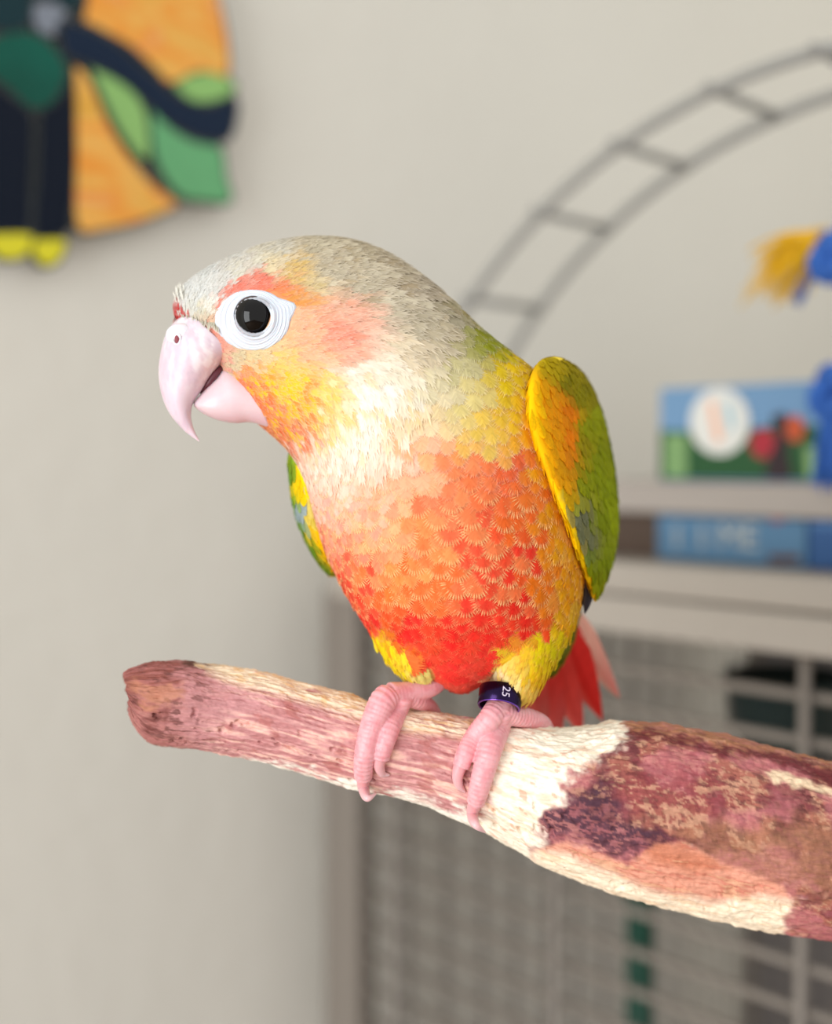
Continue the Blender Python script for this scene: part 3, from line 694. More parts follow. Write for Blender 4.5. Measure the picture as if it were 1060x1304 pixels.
# ------------------------------------------------------------------ feathers
def feather_template(nb, W, seed, ragged=0.10, wid=1.35, thinf=0.45, span=0.80, alt=0.0):
    rg = np.random.default_rng(seed); a = []; b = []; e = []; tri = []
    for side in (-1, 1):
        for i in range(nb):
            fr = (i + 0.5) / nb; phi = math.radians(155) * (1 - fr)
            ta, tb_ = 0.55 + 0.45 * math.cos(phi), W * 0.5 * math.sin(phi) + 0.012
            rl = (1 - ragged * rg.random()) * (1 + alt * (i % 2)); a0_ = 0.02 + span * fr ** 1.1
            ta = a0_ + (ta - a0_) * rl; tb_ = tb_ * rl + (rg.random() - 0.5) * 0.015
            dirv = np.array([ta - a0_, tb_]); ln = np.linalg.norm(dirv) + 1e-6; nrm = np.array([-dirv[1], dirv[0]]) / ln
            hw = 0.55 * wid / nb * (0.75 + 0.25 * math.sin(phi))
            k = len(a)
            for t, wf, ev in ((0, 1.0, 0.0), (0.5, 1.0, 0.15), (0.72, thinf, 0.8), (1.0, 0.0, 1.0)):
                q = np.array([a0_, 0.0]) + dirv * t + np.array([0.05 * math.sin(t * math.pi) * ln, 0])
                for s_ in ((-1, 1) if wf else (0,)):
                    p = q + nrm * hw * wf * s_; a.append(p[0]); b.append(p[1] * side); e.append(ev * (0.35 + 0.65 * fr) if ev < 1 else 0.4 + 0.6 * fr)
            for q in ((0, 1, 3), (0, 3, 2), (2, 3, 5), (2, 5, 4), (4, 5, 6)):
                t3 = tuple(k + x for x in q); tri.append(t3 if side > 0 else t3[::-1])
    return np.array(a), np.array(b), np.array(e), np.array(tri)
def fringe_template(nb, W, seed):             # only the loose hair-fine barb ends around a feather's tip
    rg = np.random.default_rng(seed); a = []; b = []; e = []; tri = []
    for side in (-1, 1):
        for i in range(nb):
            phi = math.radians(88) * (1 - (i + 0.5 + 0.4 * (rg.random() - 0.5)) / nb); k = len(a)
            for t, hw, ev in ((0.66, 0.006, 0.3), (0.78, 0.011, 0.8), (0.92, 0.009, 1.0), (1.04 + 0.12 * rg.random(), 0.0, 1.0)):
                ca, cb = 0.50 + 0.47 * math.cos(phi) * t, W * 0.5 * math.sin(phi) * t
                for s_ in ((-1, 1) if hw else (0,)):
                    a.append(ca - s_ * hw * math.sin(phi)); b.append((cb + s_ * hw * math.cos(phi) + 0.003) * side); e.append(ev)
            for q in ((0, 1, 3), (0, 3, 2), (2, 3, 5), (2, 5, 4), (4, 5, 6)): tri.append(tuple(k + x for x in q))
    return np.array(a), np.array(b), np.array(e), np.array(tri)
TPL = {'soft': [feather_template(19, 0.84, s, 0.22, 1.1, 0.34, 0.80, 0.14) for s in range(5)], 'hair': [feather_template(9, 0.50, 10 + s, 0.45, 0.62, 0.55, 0.42) for s in range(5)],
       'covert': [feather_template(16, 0.62, 20 + s, 0.10, 1.6, 0.8) for s in range(3)], 'fringe': [fringe_template(9, 0.86, 50 + s) for s in range(4)], 'tuft': [feather_template(9, 0.36, 30 + s, 0.4, 0.5, 0.6, 0.36) for s in range(4)]}
GA = np.array([0, 0.25, 0.5, 0.75, 1.0]); GB = np.array([-0.5, 0, 0.5])
def sample(me, n, seed):
    rg = np.random.default_rng(seed); me.calc_loop_triangles(); v = mesh_np(me)
    t = np.empty(len(me.loop_triangles) * 3, np.int32); me.loop_triangles.foreach_get('vertices', t); t = t.reshape(-1, 3)
    a, b, c = v[t[:, 0]], v[t[:, 1]], v[t[:, 2]]; nr = np.cross(b - a, c - a); ar = np.linalg.norm(nr, axis=1); nr /= ar[:, None] + 1e-20
    i = rg.choice(len(t), n, p=ar / ar.sum()); r1 = np.sqrt(rg.random(n))[:, None]; r2 = rg.random(n)[:, None]
    return a[i] * (1 - r1) + b[i] * (r1 * (1 - r2)) + c[i] * (r1 * r2), nr[i]
def thin(P, rad):
    cell = rad.max(); grid = {}; keep = []; I = np.floor(P / cell).astype(int); Pl = P.tolist(); rl = rad.tolist(); Il = I.tolist()
    off = [(x, y, z) for x in (-1, 0, 1) for y in (-1, 0, 1) for z in (-1, 0, 1)]
    for k in range(len(P)):
        x, y, z = Pl[k]; cx, cy, cz = Il[k]; r2 = rl[k] ** 2; ok = True
        for o in off:
            for q in grid.get((cx + o[0], cy + o[1], cz + o[2]), ()):
                if (q[0] - x) ** 2 + (q[1] - y) ** 2 + (q[2] - z) ** 2 < r2: ok = False; break
            if not ok: break
        if ok: grid.setdefault((cx, cy, cz), []).append((x, y, z)); keep.append(k)
    return np.array(keep)
def plumage(name, tree, P, N, T, L, kind, cc, cf, lift, parent, seed=0, free=0.2, base_h=0.00012, wscale=1.0):
    rg = np.random.default_rng(seed); tp = TPL[kind]; n = len(P)
    T = T - N * np.sum(T * N, 1)[:, None]; T /= np.linalg.norm(T, axis=1)[:, None] + 1e-12; B = np.cross(N, T)
    var = rg.integers(0, len(tp), n); Vs = []; Cs = []; Fs = []; k = 0
    lift = np.broadcast_to(lift, (n,))
    for i in range(n):
        a, b, e, tri = tp[var[i]]; b = b * wscale
        G = P[i] + L[i] * (GA[:, None, None] * T[i] + GB[None, :, None] * B[i]); Q = np.empty_like(G); NN = np.empty_like(G)
        for x in range(5):
            for y in range(3):
                r = tree.find_nearest(Vector(G[x, y]))
                f = free * GA[x] ** 2
                Q[x, y] = np.array(r[0]) * (1 - f) + G[x, y] * f; NN[x, y] = N[i] * 0.35 + np.array(r[1]) * 0.65
        ai = np.clip(a * 4, 0, 3.999); i0 = ai.astype(int); fa = (ai - i0)[:, None]; bi = np.clip((b + 0.5) * 2, 0, 1.999); j0 = bi.astype(int); fb = (bi - j0)[:, None]
        itp = lambda A: (A[i0, j0] * (1 - fa) * (1 - fb) + A[i0 + 1, j0] * fa * (1 - fb) + A[i0, j0 + 1] * (1 - fa) * fb + A[i0 + 1, j0 + 1] * fa * fb)
        hgt = base_h + L[i] * lift[i] * (a - 0.1 - 0.25 * a * a) - L[i] * 0.05 * (2 * b) ** 2 * a + (rg.random(len(a)) - 0.5) * L[i] * 0.02 * a
        Vs.append(itp(Q) + itp(NN) * hgt[:, None]); ee = e[:, None] ** 1.2
        br = (1 + (rg.random() - 0.5) * 0.05) * (1 + np.repeat(rg.random(len(a) // 7) - 0.5, 7)[:, None] * 0.16)
        Cs.append((cc[i] * (1 - ee) + cf[i] * ee) * br); Fs.append(tri + k); k += len(a)
    me = new_mesh(name, np.vstack(Vs), np.vstack(Fs), M['feather'], np.clip(np.vstack(Cs), 0, 1))
    return tag(link(name, me, parent), kind='stuff')

BEAKB = at(248, 440, -25)
def body_flow(P):
    px, py, ww = to_px(P); h_ = P - BEAKB; h_ /= np.linalg.norm(h_, axis=1)[:, None]
    aim = at_np(np.full(len(P), 585.0), np.full(len(P), 1010.0), np.where(ww > 60, 120.0, 10.0)); g = aim - P; g /= np.linalg.norm(g, axis=1)[:, None]
    t = sstep(430, 590, py + 0.45 * (px - 400))[:, None]
    return h_ * (1 - t) + g * t
EYE = (324.4, 403.7)
def in_patch(px, py, grow=0.0):
    x = px - 321; y = py - 408
    e1 = (x / (49 + grow)) ** 2 + (y / (40 + grow)) ** 2 < 1
    tri_ = (px > 340) & (px < 380 + grow) & (np.abs(py - 391) < (380 + grow - px) * 0.55 + 2)
    return e1 | tri_
P, N = sample(body_me, 90000, 5)
px, py, ww = to_px(P)
dist = np.hypot(px - 240, py - 440)
Lp = np.interp(dist, [0, 40, 80, 140, 210, 300, 400], [10, 12, 15, 21, 29, 42, 50])
Lp = np.where(py > 800, np.interp(py, [800, 860, 880], [50, 40, 34]), Lp)
thigh = ((px > 628) & (py > 812) & (ww < 45)) | ((px < 552) & (py > 822))
Lp = np.where(thigh, 26, Lp)
backside = ww > 70
Lp = np.where(backside & (py > 430), 54, Lp)
inbeak = (px < np.interp(py, [405, 420, 440, 466, 500, 535], [214, 246, 266, 280, 288, 312])) & (py > 406) & (py < 540)
ok = ~in_patch(px, py, -3) & ~inbeak
P, N, Lp = P[ok], N[ok], Lp[ok]
kp = thin(P, Lp * S * np.where(np.hypot(px - 240, py - 440)[ok] < 300, 0.25, 0.30)); P, N, Lp = P[kp], N[kp], Lp[kp]
px, py, ww = to_px(P)
jit = np.where((py > 540) & (py < 720), 34.0, 14.0)[:, None]; T0 = body_flow(P); T0 -= N * np.sum(T0 * N, 1)[:, None]; T0 /= np.linalg.norm(T0, axis=1)[:, None] + 1e-9
cc = body_colour(P + T0 * (Lp * 0.6 * S)[:, None] + (RNG.random(P.shape) - 0.5) * jit * S); n_ = len(P)
def mixv(a, rgb, m): return a * (1 - m[:, None]) + lin(rgb) * m[:, None]
rnd = RNG.random(n_); rnd2 = RNG.random(n_)
fr_amt = np.interp(py, [300, 480, 600, 700, 770, 860], [0.30, 0.35, 0.55, 0.60, 0.42, 0.35])
cf = mixv(cc, (255, 246, 232), fr_amt * sstep(640, 520, py)); cf = mixv(cf, (255, 222, 150), fr_amt * sstep(540, 660, py) * sstep(860, 740, py)); cf = mixv(cf, (255, 110, 80), 0.25 * sstep(740, 840, py) * sstep(450, 520, px))
breast = sstep(590, 640, py) * sstep(820, 760, py)
cc = mixv(cc, (236, 52, 38), breast * (rnd > 0.62) * 0.30 * sstep(700, 660, px)); cc = mixv(cc, (254, 206, 120), breast * (rnd2 > 0.78) * 0.25 * sstep(770, 720, py))
thr = sstep(440, 480, py) * sstep(600, 550, py) * sstep(570, 510, px) * sstep(360, 400, px)
cc = mixv(cc, (255, 252, 246), thr * (rnd > 0.6) * 0.45); cc = mixv(cc, (246, 206, 120), thr * (rnd2 > 0.80) * 0.5)
chk = sstep(465, 485, py) * sstep(575, 550, py) * sstep(420, 390, px)
cc = mixv(cc, (255, 210, 20), chk * (rnd > 0.65) * 0.7); cc = mixv(cc, (244, 110, 70), chk * (rnd2 > 0.7) * 0.6)
crown = sstep(420, 380, py) * sstep(360, 420, px); cc = mixv(cc, (236, 226, 200), crown * (rnd > 0.7) * 0.5); cc = mixv(cc, (180, 156, 116), crown * (rnd2 > 0.8) * 0.4)
T = body_flow(P) + (RNG.random((n_, 3)) - 0.5) * 0.14
thigh = ((px > 628) & (py > 812) & (ww < 45)) | ((px < 552) & (py > 822))
nk = 300 + 40 * (RNG.random(n_) - 0.5)
face = (np.hypot(px - 240, py - 440) < nk) & (py < 590 + 30 * (RNG.random(n_) - 0.5)) & ~thigh & (ww < 60)
ear = face & (px > 372) & (px < 480) & (py > 385) & (py < 465)
brst = ~face & ~thigh
lift = 0.20
plumage('head_plumage', body_bvh, P[face & ~ear], N[face & ~ear], T[face & ~ear], Lp[face & ~ear] * S * 1.25, 'hair', cc[face & ~ear], cf[face & ~ear], 0.10, parrot, 1)
plumage('ear_plumage', body_bvh, P[ear], N[ear], T[ear], Lp[ear] * S * 1.5, 'tuft', cc[ear], cf[ear], 0.10, parrot, 2)
plumage('breast_plumage', body_bvh, P[brst], N[brst], T[brst], Lp[brst] * S, 'soft', cc[brst], cf[brst], 0.075, parrot, 3)
fz = np.where(brst & (py > 560) & (ww < 60))[0]; fz = fz[thin(P[fz], np.full(len(fz), 19 * S))]; nf_ = len(fz)
fcol = mixv(cc[fz], (255, 226, 158), 0.78 * sstep(725, 680, px[fz]) * sstep(860, 700, py[fz]) * sstep(540, 620, py[fz]) * sstep(800, 720, py[fz])); fcol = mixv(fcol, (255, 120, 84), 0.2 * sstep(740, 820, py[fz]))
plumage('breast_filoplumes', body_bvh, P[fz], N[fz], T[fz], Lp[fz] * S, 'fringe', cc[fz], fcol, 0.085, parrot, 6, base_h=0.0002)
plumage('thigh_plumage', body_bvh, P[thigh], N[thigh], T[thigh], Lp[thigh] * S, 'tuft', cc[thigh], cf[thigh], 0.12, parrot, 4, free=0.6, wscale=1.3)

# small bristles over the beak, red at the cere
def bristles(name, spots, rgb, tip, L, parent, seed):
    rg = np.random.default_rng(seed); Ps = []; Ns = []; Ts = []; Ls = []
    for (x, y, dx, dy) in spots:
        w_ = surf_w(x + 6, y, body_bvh, -20); p = at(x + 4, y, w_); Ps.append(p); r_ = body_bvh.find_nearest(Vector(p)); Ns.append(np.array(r_[1]))
        Ts.append(RT * dx - UP * dy - FW * 0.1); Ls.append(L * S * (0.7 + 0.6 * rg.random()))
    n = len(Ps)
    return plumage(name, body_bvh, np.array(Ps), np.array(Ns), np.array(Ts), np.array(Ls), 'tuft', np.tile(lin(rgb), (n, 1)), np.tile(lin(tip), (n, 1)), 0.5, parent, seed, free=0.9)
bristles('crest_bristles', [(219 + random.random() * 12, 372 + random.random() * 18, -0.25 + random.random() * 0.2, -1) for _ in range(16)], (226, 224, 214), (250, 246, 236), 15, parrot, 7)
bristles('brow_bristles', [(226 + i * 2.4, 396 + i * 0.55 + random.random() * 6, 0.35, 1) for i in range(20)], (196, 190, 168), (240, 238, 230), 14, parrot, 8)
bristles('cere_bristles', [(213 + random.random() * 12, 400 + random.random() * 9, -0.4 + random.random() * 0.6, 0.8) for _ in range(26)], (196, 26, 34), (216, 60, 60), 9, parrot, 9)

# ------------------------------------------------------------------ eye
ew = surf_w(EYE[0], EYE[1], body_bvh)
V = []; Cc = []; nr_, nt_ = 46, 96
def patch_r(t):
    c, s_ = math.cos(t), math.sin(t)
    r = 1 / math.sqrt((c / 50) ** 2 + (s_ / 41) ** 2)
    return r + 13 * math.exp(-((t - (-0.33)) / 0.22) ** 2)
for i in range(nr_):
    f = i / (nr_ - 1)
    for j in range(nt_):
        t = -math.pi + j * 2 * math.pi / nt_; Rm = patch_r(t); r = 20.5 + (Rm - 20.5) * f
        ox = (EYE[0]) * (1 - f) + 321 * f; oy = EYE[1] * (1 - f) + 408 * f
        x, y = ox + r * math.cos(t), oy + r * math.sin(t)
        w0 = surf_w(x, y, body_bvh, ew)
        wr = 0.7 * math.sin(r * 1.25 + 0.6 * math.sin(3 * t + 1)) * (1 - f) ** 0.5 + 0.5 * math.sin(r * 2.3 + 2 * t)
        up_ = 4.0 * (1 - f) ** 0.6 + 1.2 + 3.0 * math.exp(-((r - 25) / 4.0) ** 2) - 3.0 * sstep(0.85, 1.0, f)
        V.append(at(x, y, w0 - up_ - wr))
        c = np.array((212, 217, 227.))
        Cc.append(lin(c))
Fc = []
for i in range(nr_ - 1):
    for j in range(nt_):
        j_ = (j + 1) % nt_; Fc.append((i * nt_ + j, i * nt_ + j_, (i + 1) * nt_ + j_, (i + 1) * nt_ + j))
er = tag(link('eye_ring', new_mesh('eye_ring', V, Fc, M['eyering'], np.array(Cc)), parrot), 'bare white skin ring around the eye')
lid = np.array([at(EYE[0] + 23.4 * math.cos(t), EYE[1] + 22.8 * math.sin(t), ew - 5.5 - 0.12 * 23 * math.cos(t)) for t in np.arange(72) * 2 * math.pi / 72])
o = tube('eyelid', lid, 2.3 * S * (1 + 0.12 * np.sin(np.arange(72) * 2.1)), M['eyering'], er, 12, closed=True); set_tint(o.data, np.tile(lin((176, 178, 186)), (len(o.data.vertices), 1)))
bm = bmesh.new(); bmesh.ops.create_uvsphere(bm, u_segments=48, v_segments=32, radius=26 * S)
for v in bm.verts: v.co += Vector(at(EYE[0], EYE[1], ew + 11))
eye = tag(bm_obj('eye', bm, M['eye'], parrot, True), 'glossy black eye')

# ------------------------------------------------------------------ beak
def loft(keys, n=8, ns=36, sq=1.0):
    K = catmull(np.array(keys, float), n); t = np.arange(ns) * 2 * math.pi / ns; Vv = []
    for (ox, oy, ix, iy, hd_, wc_) in K:
        cx, cy = (ox + ix) / 2, (oy + iy) / 2; ct = np.cos(t); st_ = np.sin(t)
        Vv.append(at_np(cx + (ox - ix) / 2 * ct, cy + (oy - iy) / 2 * ct, wc_ - max(hd_, 0.3) * np.sign(st_) * np.abs(st_) ** sq))
    n_k = len(K); Vv = np.vstack(Vv); Ff = []
    for i in range(n_k - 1):
        for j in range(ns):
            j_ = (j + 1) % ns; Ff.append((i * ns + j, i * ns + j_, (i + 1) * ns + j_, (i + 1) * ns + j))
    Ff.append(tuple(range(ns))[::-1]); Ff.append(tuple((n_k - 1) * ns + j for j in range(ns)))
    return Vv, Ff
UPB = [(240, 396, 300, 452, 40, -22), (222, 410, 286, 460, 42, -25), (211, 426, 277, 470, 41, -27), (205, 447, 266, 484, 37, -29), (202, 472, 255, 500, 31, -31), (205, 500, 246, 514, 24, -32), (215, 525, 243.5, 529, 16, -33), (231, 545, 246, 543, 9, -33), (244, 556, 250, 553, 4.5, -33), (254, 562.5, 254.5, 561.5, 0.6, -33)]
V, Fc = loft(UPB, 12, 56); bx_, by_, bw_ = to_px(V)
c = np.tile(lin((224, 200, 211)), (len(V), 1)); c = mixv(c, (230, 216, 224), sstep(470, 420, by_)); c = mixv(c, (230, 196, 192), sstep(246, 272, bx_) * sstep(440, 470, by_) * 0.8); c = mixv(c, (224, 206, 218), sstep(480, 540, by_) * 0.6)
stk = fbm(np.stack([bx_ * 0.16, by_ * 0.035, bw_ * 0.16], 1), 4); c = mixv(c, (248, 242, 244), sstep(0.5, 0.66, stk) * 0.7 * sstep(520, 440, by_)); c = mixv(c, (206, 182, 196), sstep(0.5, 0.36, stk) * 0.5)
ub = tag(link('upper_beak', new_mesh('upper_beak', V, Fc, M['beak'], c), parrot), 'pale pink hooked upper beak')
ub_bvh = bvh_of(ub.data)
LOB = [(312, 470, 345, 545, 32, -18), (286, 468, 320, 538, 31, -22), (276, 478, 300, 539, 29, -24), (266, 489, 281, 536, 26, -26), (257, 500, 266, 530.5, 21, -28), (250, 508, 254, 523.5, 15, -29), (246.5, 513, 247.5, 518, 6, -30)]
V, Fc = loft(LOB); bx_, by_, bw_ = to_px(V)
c = np.tile(lin((228, 202, 208)), (len(V), 1)); c = mixv(c, (228, 180, 190), sstep(520, 540, by_) * 0.7)
link('lower_beak', new_mesh('lower_beak', V, Fc, M['beak'], c), parrot)
def blob(name, cpx, r, m, parent, w_, col=None, hd_=None):
    bm = bmesh.new(); bmesh.ops.create_uvsphere(bm, u_segments=24, v_segments=16, radius=1)
    for v in bm.verts:
        v.co = Vector(at(cpx[0], cpx[1], w_)) + Vector(RT * v.co.x * r[0] * S + UP * v.co.z * r[1] * S + FW * v.co.y * (hd_ or r[0]) * S)
    o = bm_obj(name, bm, m, parent, True)
    if col is not None: set_tint(o.data, np.tile(lin(col), (len(o.data.vertices), 1)))
    return o
tube('mouth_lining', np.array([at(256, 501, -30), at(266, 488, -36), at(274, 477, -38), at(284, 466, -34)]), np.array([2, 4.5, 4.5, 2]) * S, M['mouth'], parrot, 12)
cw = surf_w(229, 428, ub_bvh, -60)
cere = blob('cere', (231, 427), (19, 15), M['beak'], ub, cw + 10.5, (240, 228, 234), 13)
nw_ = cw - 1.6
blob('nostril', (225.5, 431.5), (3.0, 5.6), M['nostril'], ub, nw_ + 0.6, hd_=1.6)
rim = np.array([at(225.5 + 4.6 * math.cos(t), 431.5 + 7.4 * math.sin(t), nw_ + 1.0 - 0.35 * 4.6 * math.cos(t)) for t in np.arange(32) * 2 * math.pi / 32])
o = tube('nostril_rim', rim, 1.5 * S, M['beak'], ub, 8, closed=True); set_tint(o.data, np.tile(lin((230, 216, 224)), (len(o.data.vertices), 1)))

# the far side of the face carries the same eye, ring, cere and nostril
def mirror(o, parent, wc_):
    v = mesh_np(o.data); x, y, w_ = to_px(v); me = o.data.copy(); me.vertices.foreach_set('co', at_np(x, y, 2 * wc_ - w_).astype(np.float32).ravel())
    me.flip_normals(); me.update(); c = link(o.name.split('.')[0], me, parent)
    if 'label' in o: c['label'] = o['label']
    return c
er2 = mirror(er, parrot, -6.5); mirror(eye, parrot, -6.5)
for ch in list(er.children): mirror(ch, er2, -6.5)
for ch in list(ub.children): mirror(ch, ub, -27)

# ------------------------------------------------------------------ wings
WR = [(455, 694, 712, 0, 12, 8), (460, 686, 724, 8, 26, 30), (470, 679, 739, 14, 38, 52), (482, 674, 749, 20, 46, 70), (500, 671, 758, 24, 52, 84), (530, 671, 769, 26, 56, 96), (560, 679, 776, 26, 56, 102), (600, 694, 783, 24, 54, 104), (640, 710, 787, 26, 50, 98),
 (680, 726, 787, 30, 42, 86), (710, 737, 782, 34, 34, 66), (735, 746, 774, 40, 24, 44), (752, 752, 767, 44, 14, 24), (764, 756, 762, 46, 5, 8)]
WLF = [(566, 371, 378, 60, 8, 0), (575, 368, 388, 60, 34, 0), (588, 367, 398, 60, 52, 0), (605, 369, 410, 60, 62, 0), (635, 372, 420, 62, 68, 0), (665, 379, 426, 66, 68, 0), (695, 393, 432, 72, 62, 0), (712, 403, 436, 80, 52, 0), (724, 412, 438, 88, 36, 0), (732, 419, 434, 94, 10, 0)]
WPR = """680 500 247 194 5;676 540 250 198 0;690 582 248 184 5;706 622 250 198 0;726 672 250 204 0;742 716 252 204 0;752 744 242 192 5;673 520 247 196 4;715 648 250 200 0;735 695 250 204 0
702 488 242 166 10;716 508 246 140 5;718 540 246 140 10;722 566 243 150 10;705 540 247 168 5;710 592 242 172 10;720 612 222 176 10;700 515 246 165 8;690 545 248 180 5
706 466 190 165 12;715 473 150 140 10;735 490 156 148 8;745 530 158 165 8;750 580 145 158 5;741 600 150 160 8;765 640 139 154 5;770 600 150 165 5;782 640 167 183 5;756 700 134 149 5;765 730 147 158 5;770 690 143 160 8;760 520 161 169 8;738 545 164 152 8;735 575 164 152 8;758 560 147 158 6
733 634 124 128 98;740 660 118 124 92;747 684 128 145 60;728 622 165 169 60"""
WPL = """370 590 124 168 44;371 620 118 164 40;375 650 112 152 34;384 680 110 150 32;396 702 108 148 32;408 718 108 146 32;379 597 246 208 10;384 612 250 214 0;381 633 152 172 184;384 646 150 170 160;390 640 252 216 0;397 668 250 200 0;406 696 244 184 0;416 714 236 180 10"""
def parse(s_): A = np.array([[float(x) for x in e.split()] for e in s_.replace('\n', ';').split(';')]); return A[:, :2], lin(A[:, 2:])
def make_wing(keys, table, aim_d, seed, dens, label):
    V, Fc = slice_solid(keys, 120, 56, 3.0)
    me = remesh(V, Fc, 0.0005, 3, 0.5); tree = bvh_of(me); cx_, ccol = parse(table)
    def colf(P):
        x, y, w_ = to_px(P); d2 = (x[:, None] - cx_[:, 0]) ** 2 + (y[:, None] - cx_[:, 1]) ** 2; wt = 1 / (d2 + 25) ** 2.4
        c = (wt @ ccol) / wt.sum(1)[:, None]; g = sstep(90, 140, w_)
        return c * (1 - g[:, None]) + lin((112, 134, 10)) * g[:, None]
    set_tint(me, colf(mesh_np(me))); me.materials.append(M['skin_body']); o = link('wing', me, parrot)
    P, N = sample(me, 26000, seed); x, y, w_ = to_px(P); L_ = np.interp(y, [455, 500, 600, 700, 770], [20, 26, 38, 44, 36]) * dens
    kp = thin(P, L_ * S * 0.36); P, N, L_ = P[kp], N[kp], L_[kp]; c = colf(P); n = len(P)
    cfr = c * (1 + 0.25 * (RNG.random((n, 1)) - 0.35)); c = c * (1 + 0.22 * (RNG.random((n, 1)) - 0.5))
    T = np.tile(aim_d, (n, 1)) + (RNG.random((n, 3)) - 0.5) * 0.12
    plumage('covert_plumage', tree, P, N, T, L_ * S, 'covert', c, cfr, 0.09, o, seed, free=0.1)
    return o, tree
wing_r, wr_bvh = make_wing(WR, WPR, RT * 0.22 - UP * 1.0 + FW * 0.15, 41, 1.0, '')
wing_l, wl_bvh = make_wing(WLF, WPL, RT * 0.25 - UP * 1.0, 42, 0.8, '')

def blade(name, keys, hw, colour, parent, tip_c=None, edge_c=None, face=None, n=26, m=9, camber=0.25, seed=0, notch=0.06, sharp=1.0):
    """a long feather: keys (px,py,w) from root to tip; hw half width in px; its flat side turned to `face`"""
    K = catmull(np.array([at(*k) for k in keys]), 10); s_ = np.linspace(0, 1, len(K)); u = np.linspace(0, 1, n); C_ = np.stack([np.interp(u, s_, K[:, i]) for i in range(3)], 1)
    Tn = np.gradient(C_, axis=0); Tn /= np.linalg.norm(Tn, axis=1)[:, None]; fv = np.array(face if face is not None else -FW); rg = np.random.default_rng(seed)
    V = []; Cl = []; b = np.linspace(-1, 1, m)
    for i in range(n):
        side = np.cross(Tn[i], fv); side /= np.linalg.norm(side); nn = np.cross(side, Tn[i])
        prof = min(1, (u[i] / 0.16 + 0.25)) * (1 - max(0, (u[i] - 0.55) / 0.45) ** (2.2 * sharp)) ** 0.9
        for q in b:
            wv = hw * S * prof; rag = 1 + notch * (rg.random() - 0.5) * (abs(q) > 0.9)
            V.append(C_[i] + side * q * wv * rag + nn * (wv * (-camber * q * q) + (0.12 * wv if abs(q) < 0.05 else 0)))
            c_ = lin(colour).copy()
            if tip_c is not None: c_ = c_ * (1 - sstep(0.5, 1, u[i])) + lin(tip_c) * sstep(0.5, 1, u[i])
            if edge_c is not None: e_ = sstep(0.35, 1.0, q); c_ = c_ * (1 - e_) + lin(edge_c) * e_
            Cl.append(c_ * (0.94 + 0.12 * rg.random()))
    Fc = [(i * m + j, i * m + j + 1, (i + 1) * m + j + 1, (i + 1) * m + j) for i in range(n - 1) for j in range(m - 1)]
    o = link(name, new_mesh(name, V, Fc, M['feather'], np.clip(np.array(Cl), 0, 1)), parent)
    md = o.modifiers.new('thickness', 'SOLIDIFY'); md.thickness = 0.00012; md.offset = 0
    return o
def on_wing(pts, up_=2.5):
    return [(x, y, surf_w(x, y, wr_bvh, 60) - up_) for x, y in pts]
for i, (p0, p1, p2, hwid, c0_, c1_) in enumerate([
    ((748, 560), (762, 650), (757, 752), 8, (130, 138, 8), (120, 130, 8)), ((757, 570), (772, 655), (763, 748), 8, (136, 144, 8), (126, 134, 8)), ((764, 580), (779, 660), (769, 735), 7, (146, 154, 8), (134, 142, 8)),
    ((742, 610), (752, 680), (756, 745), 6, (106, 122, 12), (98, 116, 10)), ((734, 622), (745, 668), (752, 712), 5, (120, 126, 96), (108, 120, 60))]):
    fl = blade('flight_feather', on_wing([p0, p1, p2]), hwid, c0_, wing_r, c1_, tuple(min(255, v + 22) for v in c0_), face=-FW * 0.7 + RT * 0.7, seed=i)
blade('primary_feather', [(748, 715, 28), (751, 750, 30), (745, 782, 34)], 6, (70, 66, 72), wing_r, (64, 60, 68), (110, 106, 112), seed=8)
blade('primary_feather', [(744, 705, 34), (744, 745, 36), (740, 775, 42)], 6, (96, 92, 84), wing_r, (88, 84, 80), (130, 126, 118), seed=9)
blade('shoulder_tuft', [(690, 462, -8), (702, 459, -6), (717, 457, -4)], 4, (244, 210, 40), parrot, (250, 226, 90), seed=10)
blade('flank_tuft', [(476, 806, -4), (480, 820, -6), (481, 832, -6)], 4, (238, 216, 40), parrot, (226, 210, 60), seed=11)

# ------------------------------------------------------------------ tail
for i, (k_, hwid, c_, tc_, ec_) in enumerate([
    ([(700, 760, 150), (742, 812, 200), (790, 890, 280)], 24, (240, 182, 164), (236, 150, 140), (250, 214, 196)),
    ([(700, 770, 146), (733, 836, 195), (768, 918, 262)], 27, (230, 50, 44), (232, 54, 48), (240, 110, 100)),
    ([(695, 775, 142), (715, 850, 190), (742, 938, 256)], 30, (230, 66, 58), (236, 96, 90), (238, 130, 120)),
    ([(688, 780, 138), (698, 860, 186), (712, 950, 250)], 32, (230, 62, 56), (222, 110, 106), (228, 140, 130)),
    ([(676, 790, 134), (682, 870, 182), (688, 955, 246)], 26, (224, 78, 72), (206, 130, 122), (214, 140, 130))]):
    blade('tail_feather', k_, hwid, c_, parrot, tc_, ec_, face=-FW * 0.85 + UP * 0.3, seed=20 + i, sharp=0.6)

